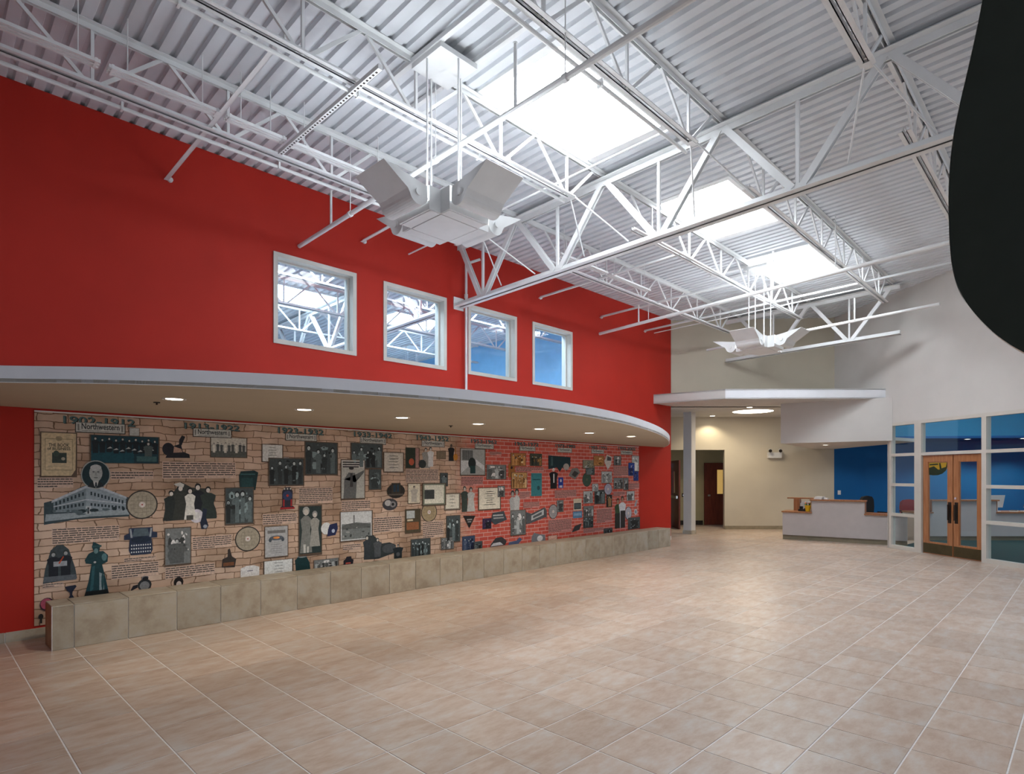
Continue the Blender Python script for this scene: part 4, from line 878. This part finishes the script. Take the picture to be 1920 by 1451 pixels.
# ================================================================== ENTRY CANOPY, COLUMN
EZ = 3.46
ec = thing('entry_canopy', 'off white faceted entry canopy over the reception corner', 'canopy', (*P2(14.0, 5.2), EZ))
cp = [(13.02, WALL-.004), P2(13.82, 4.97), TW(t_of(1662)-.02, -.003), P2(15.40, 8.39), P2(19.8, 10.2), P2(19.8, 3.3), (13.9, WALL+.2), (13.9, WALL-.004)]
obj('soffit', MB().prism(cp, EZ, EZ+.02), OFFW, ec)
fz = .225
fm = MB(); fm.prism([cp[0], cp[1], (cp[1][0]+.02, cp[1][1]+.01), (cp[0][0]+.02, cp[0][1])], EZ-.004, EZ+fz)
obj('fascia', fm, OFFW, ec)
obj('fascia', MB().slabline(cp[1], cp[2], .02, EZ-.004, EZ+fz), PALE, ec)
obj('top_deck', MB().prism([cp[0], cp[1], cp[2], P2(15.40, 8.39), P2(15.42, 4.2), (13.86, WALL-.004)], EZ+fz-.03, EZ+fz-.004), OFFW, ec)
cr = P2(16.6, 6.74)
s = thing('cove_light', 'large round glowing cove light in the entry canopy', 'ceiling light', (*cr, EZ))
obj('lens', MB().lathe((*cr, EZ), [(0, -.006), (.50, -.006), (.53, -.004)], 40), WARMM, s)
obj('trim_ring', MB().lathe((*cr, EZ), [(.53, -.004), (.545, -.010), (.56, -.001)], 40), WHITE, s)
light('SPOT', (cr[0], cr[1], EZ-.03), 60, (1, .82, .55), s, .5, spot_size=math.radians(165), spot_blend=.6)
for (d_, r, z, e, t, tgt) in ((15.6, 6.25, EZ, 3, 'in front of the round cove light', 0), (17.9, 6.05, EZ, 34, 'close to the recessed beige wall', 0), (15.7, 8.3, 2.475, 30, 'in the low reception ceiling', 0), (16.9, 12.98, 2.70, 60, 'in the office ceiling behind the transom', 0), (16.6, 14.3, 2.70, 60, 'in the office ceiling at the right edge', 0)):
    q = P2(d_, r)
    s = thing('recessed_downlight', 'small recessed downlight ' + t, 'downlight', (*q, z))
    obj('trim_ring', MB().lathe((*q, z), [(.07, -.002), (.085, -.006), (.09, 0)], 20), WHITE, s)
    obj('lamp', MB().disc((*q, z-.002), .07), WARMM, s)
    light('SPOT', (*q, z-.02), e, (1, .86, .62), s, .04, spot_size=math.radians(125), spot_blend=.5)
s = thing('column', 'square off white column standing under the entry canopy', 'column', (15.6, 8.22, 0))
obj('shaft', MB().bbox((15.475, 8.09, 0), (15.725, 8.34, EZ), .006), OFFW, s)
obj('base_tile', MB().box((15.463, 8.078, 0.003), (15.737, 8.352, .11)), BTILE, s)

# ================================================================== DOORS
def door_leaf(n, label, p, q, z0, z1, wood, th=.045, lite=None, kick=None, stile=.12, top=.14, bot=.25, glass=GLASS):
    """door leaf standing between two plan points; its own frame pieces, pane and hardware"""
    dx, dy = q[0]-p[0], q[1]-p[1]; L_ = math.hypot(dx, dy); ux, uy = dx/L_, dy/L_
    nx, ny = uy, -ux                                   # towards the lobby
    def bx(mb, a, b, za, zb, o0=0, o1=th):
        P_ = [(p[0]+ux*a-nx*o0, p[1]+uy*a-ny*o0), (p[0]+ux*b-nx*o0, p[1]+uy*b-ny*o0), (p[0]+ux*b-nx*o1, p[1]+uy*b-ny*o1), (p[0]+ux*a-nx*o1, p[1]+uy*a-ny*o1)]
        ar = sum(P_[i][0]*P_[(i+1)%4][1]-P_[(i+1)%4][0]*P_[i][1] for i in range(4))
        if ar < 0: P_.reverse()
        return mb.prism(P_, za, zb)
    m = MB()
    if lite is None: la, lb, lz0, lz1 = stile, L_-stile, z0+bot, z1-top
    else: la, lb, lz0, lz1 = lite
    bx(m, 0, la, z0, z1); bx(m, lb, L_, z0, z1); bx(m, la, lb, z0, lz0); bx(m, la, lb, lz1, z1)
    o = struct('door_%d' % n, m, wood, label)
    obj('pane', bx(MB(), la+.002, lb-.002, lz0+.002, lz1-.002, .018, .026), glass, o)
    st = MB()
    for (a, b, c, d_) in ((la, la+.012, lz0, lz1), (lb-.012, lb, lz0, lz1), (la, lb, lz0, lz0+.012), (la, lb, lz1-.012, lz1)): bx(st, a, b, c, d_, .008, .038)
    obj('glazing_bead', st, wood, o)
    return o, bx, L_
ta, tb, tc_ = t_of(1727), t_of(1783.5), t_of(1840)
for n, (a, b, t) in enumerate(((ta, tb, 'left'), (tb, tc_, 'right'))):
    o, bx, L_ = door_leaf(n+1, '%s leaf of the orange wood double doors in the office glazing' % t, TW(a+.012, .04), TW(b-.006, .04), .012, 2.10, MAPLE)
    obj('kick_plate', bx(MB(), .01, L_-.01, .03, .235, -.004, 0), BRASS, o)
    ha, hb = (L_-.105, L_-.03) if n == 0 else (.03, .105)
    pp = obj('push_plate', bx(MB(), ha, hb, .70, 1.13, -.005, 0), DARKM, o)
    obj('pull_handle', bx(MB(), (ha+hb)/2-.014, (ha+hb)/2+.014, .76, 1.08, -.05, -.028), DARKM, pp)
    if n == 1:
        c = TW(b-.006, .04); c0 = TW(a+.012, .04); k_ = .06/L_
        cc = Vector((c0[0]+(c[0]-c0[0])*k_, c0[1]+(c[1]-c0[1])*k_, 1.21)); nn = Vector((TW(0,-1)[0]-TW(0,0)[0], TW(0,-1)[1]-TW(0,0)[1], 0))
        obj('lock_cylinder', MB().tube(cc, cc+nn*.02, .024, 14), CHROME, o)
    else:
        em = MB(); YEL = mat('decal_yellow', (.42, .26, .02), .5); DKG = mat('decal_dark_green', (.015, .03, .015), .5)
        a0, a1 = .125, L_-.125; zt = 1.945
        def dp(u, v): 
            w_ = TW(a+.012+a0+(a1-a0)*u, .055); return (w_[0], w_[1], zt-.30*v)
        def strip(pts_, m_, k_):
            vs = []
            for (u, v) in pts_:
                w_ = TW(a+.012+a0+(a1-a0)*u, .0565-.0007*k_); vs.append((w_[0], w_[1], zt-.27*v))
            em.add(vs, [tuple(range(len(vs)))], m_)
        strip([(0,0),(1,0),(1,.30),(.9,.62),(.72,.86),(.5,.98),(.25,1.0),(0,.95)], YEL, 0)
        strip([(0,.42),(.28,.28),(.5,.55),(.72,.50),(.98,.30),(.9,.62),(.72,.86),(.5,.98),(.25,1.0),(0,.95)], DKG, 1)
        strip([(.55,.05),(.62,.05),(.68,.45),(.9,.35),(.95,.0),(1,0),(1,.28),(.85,.5),(.7,.58),(.58,.5)], DKG, 2)
        strip([(.05,.10),(.5,.08),(.5,.18),(.05,.22)], DKG, 2)
        obj('emblem_decal', em, None, o)
# storefront frame
T = [t_of(1664.8), t_of(1671), t_of(1712), t_of(1727), t_of(1840), t_of(1849)]
fm = MB()
def fr(a, b, z0, z1, off=.0, th=.11): tw(a, b, z0, z1, th, off, fm)
fr(T[0], T[1], .0, 2.87); fr(T[2]+.03, T[3], 0, 2.87); fr(T[4], T[5], 0, 2.87)
T6 = T[5]+1.75; fr(T6, T6+.08, 0, 2.87); T7 = T6+1.75; fr(T7, T7+.08, 0, 2.87)
ZR = [(0, .09), (.75, .815), (1.43, 1.495), (2.105, 2.17), (2.80, 2.87)]
for (z0, z1) in ZR:
    for (a, b) in ((T[1], T[2]+.03), (T[5], T6), (T6+.08, T7)): fr(a, b, z0, z1)
for (z0, z1) in ZR[3:]: fr(T[3], T[4], z0, z1)
w5 = struct('window_5', fm, FRAME, 'cream framed office glazing with sidelights and transom panes')
for (a, b) in ((T[1], T[2]+.03), (T[5], T6), (T6+.08, T7)):
    for i in range(4): obj('pane', tw(a, b, ZR[i][1], ZR[i+1][0], .008, .05, MB()), GLASS, w5)
obj('pane', tw(T[3], T[4], ZR[3][1], ZR[4][0], .008, .05, MB()), GLASS, w5)
# corridor door and the propped open door
o, bx, L_ = door_leaf(3, 'dark red wood door with narrow glass lite in the corridor', P2(19.86, 6.50), P2(19.86, 7.42), .01, 2.02, CHERRY, lite=(.36, .58, 1.03, 1.86), glass=mat('glowing_door_glass', (.45, .28, .08), .3, emit=.35, ecol=(.8, .5, .15)))  # pane glows by itself, in place of light from behind it
obj('handle', bx(MB(), .04, .13, .96, 1.02, -.05, 0), CHROME, o)
fmj = MB(); 
for (a, b, z0, z1) in ((-.06, 0, 0, 2.08), (L_, L_+.06, 0, 2.08), (0, L_, 2.02, 2.08)): bx(fmj, a, b, z0, z1, -.012, .03)
obj('door_frame', fmj, CHERRY, o)
o, bx, L_ = door_leaf(4, 'dark red wood exit door standing open behind the end of the red wall', P2(19.3, 5.15), P2(18.2, 5.12), .01, 2.13, CHERRY, lite=(.35, .6, 1.1, 1.8))
obj('panic_bar', bx(MB(), .06, L_-.06, .95, 1.03, -.07, -.02), CHROME, o)
obj('vertical_rod', bx(MB(), .10, .125, .05, 2.05, -.04, -.015), CHROME, o)
obj('latch', bx(MB(), .08, .16, 1.92, 2.06, -.05, 0), CHROME, o)
# emergency light and switches
q = P2(18.22, 8.07)
s = thing('emergency_light', 'white twin head emergency light on the beige recessed wall', 'emergency light', (*q, 2.25))
obj('battery_case', MB().prism([P2(18.3, 7.87), P2(18.18, 7.87), P2(18.18, 8.27), P2(18.3, 8.27)], 2.20, 2.37), WHITEP, s)
for r in (7.91, 8.22):
    a = P2(18.2, r); b = P2(18.02, r-.06)
    h_ = obj('lamp_head', MB().tube((*a, 2.45), (*b, 2.41), .035, 12, r2=.055), WHITEP, s)
    obj('lens', MB().tube((*b, 2.41), (*P2(18.01, r-.062), 2.408), .05, 12), DARKM, h_)
    obj('bracket', MB().tube((*a, 2.36), (*a, 2.45), .012, 8), WHITEP, s)
s = thing('light_switch', 'white double switch plate on the blue wall', 'switch', (*P2(18.29, 10.09), 1.15))
obj('plate', MB().prism([P2(18.3, 10.05), P2(18.29, 10.05), P2(18.29, 10.14), P2(18.3, 10.14)], 1.07, 1.20), WHITEP, s)
obj('rocker', MB().prism([P2(18.29, 10.075), P2(18.283, 10.075), P2(18.283, 10.115), P2(18.29, 10.115)], 1.10, 1.17), WHITEP, s)
s = thing('door_stop_plate', 'small dark push button on the wall beside the open exit door', 'button', (*P2(19.88, 5.75), 1.0))
obj('plate', MB().prism([P2(19.9, 5.70), P2(19.885, 5.70), P2(19.885, 5.78), P2(19.9, 5.78)], .94, 1.06), DARKM, s)
obj('button', MB().tube((*P2(19.885, 5.74), 1.0), (*P2(19.87, 5.74), 1.0), .02, 10), CHROME, s)

# ================================================================== RECEPTION AND OFFICE COUNTERS
def counter(label, path, segs, th=.10, top=.62):
    """segs: (u0, u1, height) along the straight counter path"""
    (d0, r0), (d1, r1) = path; L_ = math.hypot(d1-d0, r1-r0); u = ((d1-d0)/L_, (r1-r0)/L_); nb = (-u[1], u[0])
    if nb[0] < 0: nb = (-nb[0], -nb[1])
    def pt(a, o): return P2(d0+u[0]*a+nb[0]*o, r0+u[1]*a+nb[1]*o)
    def bx(mb, a, b, o0, o1, z0, z1):
        P_ = [pt(a, o0), pt(b, o0), pt(b, o1), pt(a, o1)]
        ar = sum(P_[i][0]*P_[(i+1)%4][1]-P_[(i+1)%4][0]*P_[i][1] for i in range(4))
        if ar < 0: P_.reverse()
        return mb.prism(P_, z0, z1)
    s = thing('reception_counter', label, 'counter', (*pt(L_/2, .3), 0))
    fm_ = MB()
    for (a, b, hh) in segs: bx(fm_, a*L_, b*L_, 0, th, .12, hh-.035)
    obj('front_panel', fm_, DESKW, s)
    obj('toe_kick', bx(MB(), 0, L_, .03, th, 0, .12), mat('toe_kick_tile', (.22, .19, .13), .5, noise=.1), s)
    for (a, b, hh) in segs:
        if hh > .9: obj('ledge', bx(MB(), a*L_-.03, b*L_+.03, -.05, .28, hh-.035, hh), TRIMW, s)
        else: obj('worktop', bx(MB(), a*L_-.02, b*L_+.02, -.04, top, hh-.035, hh), TRIMW, s)
        for e in ((a, b) if hh > .9 else ()): obj('end_panel', bx(MB(), e*L_-.012, e*L_+.012, .0, .26, .75, hh-.035), TRIMW, s)
    obj('desk_side', bx(MB(), 0, .03, .1, top, 0, .70), DESKW, s)
    return pt, L_, bx
pt, L_, bx = counter('long pale reception counter with raised wooden ledge left of the glazing', ((15.52, 7.08), (13.98, 9.32)), ((0, .249, .74), (.249, .684, 1.06), (.684, 1.0, .74)))
def at(px, o, z):        # plan point on the counter line seen at pixel column px
    a = (px-960.0)/F_PX; d0, r0 = 15.52, 7.08; d1, r1 = 13.98, 9.32
    t = (a*d0-r0)/((r1-r0)-a*(d1-d0)); return (*pt(t*L_, o), z)
# desk objects on the left worktop
s = thing('document_hutch', 'small orange wood hutch shelf on the reception worktop', 'shelf', at(1488, .35, .74))
a = at(1490, .42, 0)
obj('upright', MB().box((a[0]-.07, a[1]-.07, .74), (a[0]+.07, a[1]+.07, 1.05)), TRIMW, s)
b1, b2 = at(1470, .45, 0), at(1522, .45, 0)
obj('top_shelf', MB().slabline(b1[:2], b2[:2], .25, 1.05, 1.08), TRIMW, s)
a = at(1513.5, .10, .74)
s = thing('flower_pot', 'bright yellow pot with colourful flowers on the reception worktop', 'flower pot', a)
obj('pot', MB().lathe(a, [(0, .002), (.05, .002), (.075, .15), (.082, .16), (.07, .16), (.06, .13), (0, .13)], 18), mat('yellow_pot', (.70, .42, .01), .4), s)
fm_ = MB(); rr = random.Random(4)
obj('soil', MB().disc((a[0], a[1], a[2]+.14), .06, n=14), DARKM, s)
lf = MB()
for i in range(14):
    an = rr.random()*6.28; l = .06+.06*rr.random(); c = Vector((a[0]+.03*math.cos(an), a[1]+.03*math.sin(an), a[2]+.15)); e = c+Vector((l*math.cos(an), l*math.sin(an), .03+.07*rr.random())); sd = Vector((-math.sin(an), math.cos(an), 0))*.02
    lf.add([c, (c+e)/2+sd, e, (c+e)/2-sd], [(0,1,2,3)])
obj('foliage', lf, mat('leaf_green', (.03, .16, .03), .5), s)
for i, c in enumerate(((.65,.10,.12),(.70,.45,.30),(.65,.15,.10),(.72,.6,.55),(.60,.30,.05))):
    an = i*1.3; q = (a[0]+.06*math.cos(an), a[1]+.06*math.sin(an), a[2]+.21+.02*(i % 2))
    obj('flower', MB().lathe(q, [(0,-.02),(.02,-.012),(.026,0),(.018,.014),(0,.018)], 8), mat('flower_%d' % i, c, .6), s)
a = at(1503, .22, .74)
s = thing('desk_phone', 'black desk telephone on the reception worktop beside the flower pot', 'telephone', a)
obj('base', MB().box((a[0]-.09, a[1]-.09, .742), (a[0]+.09, a[1]+.09, .79)), BLACK, s)
obj('handset', MB().tube((a[0]-.08, a[1]-.07, .805), (a[0]+.08, a[1]-.07, .805), .02, 8), BLACK, s)
obj('screen', MB().box((a[0]-.02, a[1]+.02, .79), (a[0]+.07, a[1]+.08, .86)), BLACK, s)
a = at(1509, .42, .74)
s = thing('document_holder', 'leaning white papers in a rack on the reception worktop', 'paper rack', a)
for k in range(3): obj('sheet', MB().slabline((a[0]-.10+.03*k, a[1]+.10+.03*k), (a[0]+.02+.03*k, a[1]-.06+.03*k), .006, .745, 1.00-.03*k), WHITEP, s)
obj('rack_base', MB().box((a[0]-.08, a[1]-.02, .742), (a[0]+.10, a[1]+.12, .752)), CHROME, s)
a = at(1534, .12, 1.06)
s = thing('paper_stack', 'short stack of white papers on the raised counter ledge', 'papers', a)
for k in range(4): obj('sheet', MB().box((a[0]-.11+.01*k, a[1]-.09-.008*k, 1.061+.018*k), (a[0]+.11+.01*k, a[1]+.09-.008*k, 1.077+.018*k)), WHITEP, s)
a = at(1548, .12, 1.06)
s = thing('business_card_box', 'small white box beside the papers on the counter ledge', 'box', a)
obj('tray', MB().box((a[0]-.05, a[1]-.05, 1.061), (a[0]+.05, a[1]+.05, 1.085)), WHITEP, s)
obj('card_stack', MB().box((a[0]-.04, a[1]-.04, 1.085), (a[0]+.04, a[1]+.04, 1.10)), PALE, s)
def chair(label, c, m, face, seat=.48, bh=1.05, w_=.50):
    s = thing('office_chair', label, 'chair', (c[0], c[1], 0)); ca, sa = math.cos(face), math.sin(face)
    def T_(x, y, z): return (c[0]+x*ca-y*sa, c[1]+x*sa+y*ca, z)
    def rb(x0, x1, y0, y1, z0, z1, bev):
        mb = MB().bbox((x0,y0,z0),(x1,y1,z1),bev); mb.v = [T_(*p) for p in mb.v]; return mb
    obj('seat', rb(-.25,.25,-w_/2,w_/2,seat-.08,seat,.03), m, s)
    bk = MB(); n = 12; pr_ = []
    for i in range(n):
        an = 2*math.pi*i/n; e = 3.2; cx_ = abs(math.cos(an))**(2/e)*(1 if math.cos(an) >= 0 else -1); cy_ = abs(math.sin(an))**(2/e)*(1 if math.sin(an) >= 0 else -1); pr_.append((cx_*w_/2, (seat+.06+bh)/2+cy_*(bh-seat-.06)/2))
    v = [T_(-.25, y, z) for y, z in pr_]+[T_(-.18, y*.9, z) for y, z in pr_]
    bk.add(v, [tuple(range(n)), tuple(range(2*n-1, n-1, -1))]+[(i, (i+1) % n, n+(i+1) % n, n+i) for i in range(n)])
    obj('backrest', bk, m, s); obj('back_post', MB().bar(T_(-.20,0,seat-.05), T_(-.22,0,seat+.2), .06, .02), BLACK, s)
    obj('gas_column', MB().tube(T_(0,0,.10), T_(0,0,seat-.08), .03, 10), BLACK, s)
    for k in range(5):
        an = k*1.2566; lg = obj('leg', MB().bar(T_(0,0,.10), T_(.28*math.cos(an), .28*math.sin(an), .075), .045, .03), BLACK, s)
        obj('caster', MB().tube(T_(.28*math.cos(an), .28*math.sin(an)-.015, .03), T_(.28*math.cos(an), .28*math.sin(an)+.015, .03), .028, 10), BLACK, lg)
    for sg in (-1, 1):
        obj('armrest', MB().bar(T_(-.12, sg*(w_/2+.03), seat+.20), T_(.14, sg*(w_/2+.03), seat+.20), .05, .03).bar(T_(0, sg*(w_/2+.03), seat-.05), T_(0, sg*(w_/2+.03), seat+.20), .03, .03), BLACK, s)
chair('black high back office chair behind the right end of the reception counter', P2(15.5, 9.47), BLACK, ANG+math.pi+.35, .50, 1.13, .50)
chair('red and black office chair seen through the left sidelight', P2(16.35, 11.05), REDF, ANG+math.pi-.2, .48, 1.00, .48)
pt2, L2, bx2 = counter('white office counter with raised ledge seen through the double doors', ((15.1, 10.35), (15.1, 14.6)), ((0, .08, .74), (.08, .47, 1.05), (.47, 1.0, .74)))
def monitor(label, d_, r, face, z=.74):
    c = P2(d_, r); s = thing('computer_monitor', label, 'monitor', (*c, z)); ca, sa = math.cos(face), math.sin(face)
    def T_(x, y, zz): return (c[0]+x*ca-y*sa, c[1]+x*sa+y*ca, zz)
    def sl(x0, x1, y0, y1, z0, z1, lean=0): 
        mb = MB().box((x0,y0,z0),(x1,y1,z1)); mb.v = [T_(p[0]-lean*(p[2]-z0), p[1], p[2]) for p in mb.v]; return mb
    obj('back_shell', sl(0,.04,-.20,.20,z+.10,z+.42,.25), WHITEP, s); obj('screen', sl(.041,.044,-.18,.18,z+.12,z+.40,.25), DARKM, s)
    obj('stand', sl(-.03,.02,-.05,.05,z,z+.15), WHITEP, s); obj('foot', MB().lathe((*c, z), [(0,.0),(.12,.0),(.12,.012),(0,.018)], 18), WHITEP, s)
monitor('silver computer monitor on the office counter right of the doors', 15.35, 12.50, ANG)
monitor('silver computer monitor at the right edge on the office counter', 15.35, 13.30, ANG+.9)
c = P2(15.3, 12.95)
s = thing('keyboard', 'pale keyboard lying on the office counter between monitors', 'keyboard', (*c, .74))
obj('base', MB().box((c[0]-.16, c[1]-.08, .741), (c[0]+.16, c[1]+.08, .765)), WHITEP, s); obj('keys', MB().box((c[0]-.15, c[1]-.07, .765), (c[0]+.15, c[1]+.07, .772)), DARKM, s)
chair('black office chair behind the right office counter', P2(16.1, 13.05), BLACK, ANG+math.pi, .46, .93, .55)
c = P2(15.32, 10.60)
s = thing('paper_tray', 'small white paper tray on the low end of the office counter', 'tray', (*c, .74))
obj('tray', MB().box((c[0]-.10, c[1]-.10, .741), (c[0]+.10, c[1]+.10, .775)), WHITEP, s); obj('sheet', MB().box((c[0]-.08, c[1]-.08, .775), (c[0]+.08, c[1]+.08, .785)), PALE, s)

# ================================================================== DARK HANGING PANEL at the right edge
px = [(1845,-60),(1843,0),(1825,90),(1802,190),(1788,260),(1781,330),(1780,400),(1783,470),(1791,520),(1805,556),(1830,590),(1870,628),(1920,660),(1990,690),(2080,707),(2190,712)]
PX_ = 4.6
edge = []
for (x, y) in px:
    r = ray(x, y); t = PX_/r[0]; edge.append((t*r[1], CAM_H+t*r[2]))
edge = catmull(edge, 4)
poly = edge+[(-.9, edge[-1][1]-.02), (-.9, edge[0][1])]
dp_ = MB(); n = len(poly)
v = [(PX_, p[0], p[1]) for p in poly]+[(PX_+.07, p[0], p[1]) for p in poly]
dp_.add(v, [tuple(range(n)), tuple(range(2*n-1, n-1, -1))]+[(i, n+i, n+(i+1) % n, (i+1) % n) for i in range(n)])
s = thing('hanging_panel', 'large panel with a curved edge, coloured dark as unlit, hanging at the right edge', 'panel', (PX_, -.2, 2.4))
obj('board', dp_, SHADEG, s)
ee = MB()
for a, b in zip(edge[:-1], edge[1:]): ee.add([(PX_-.002,a[0]+.004,a[1]),(PX_-.002,b[0]+.004,b[1]),(PX_+.075,b[0]+.004,b[1]),(PX_+.075,a[0]+.004,a[1])], [(0,1,2,3)])
obj('edge_band', ee, FRAME, s)
for y in (-.6, .2): obj('hanger_rod', MB().tube((PX_+.035, y, edge[0][1]-.05), (PX_+.035, y, zd(y)), .008, 8), WHITE, s)

# ---- unseen glowing panels added under the high ceiling to brighten the office
def fill_panel(label, c, z, e, col, w_=1.2):
    s = thing('fill_panel_light', label, 'ceiling light', (c[0], c[1], z))
    obj('frame', MB().box((c[0]-w_/2, c[1]-.3, z-.03), (c[0]+w_/2, c[1]+.3, z)), WHITE, s)
    obj('diffuser', MB().box((c[0]-w_/2+.04, c[1]-.26, z-.036), (c[0]+w_/2-.04, c[1]+.26, z-.03)), mat('panel_glow_%d' % e, col, .5, noise=0, emit=e, ecol=col), s)
fill_panel('added unseen fill panel under the high office ceiling behind the doors', P2(14.2, 11.5), 4.2, 20, (.95, .97, 1))
fill_panel('added unseen fill panel under the high office ceiling by the right panes', P2(13.2, 13.6), 4.2, 20, (.95, .97, 1))
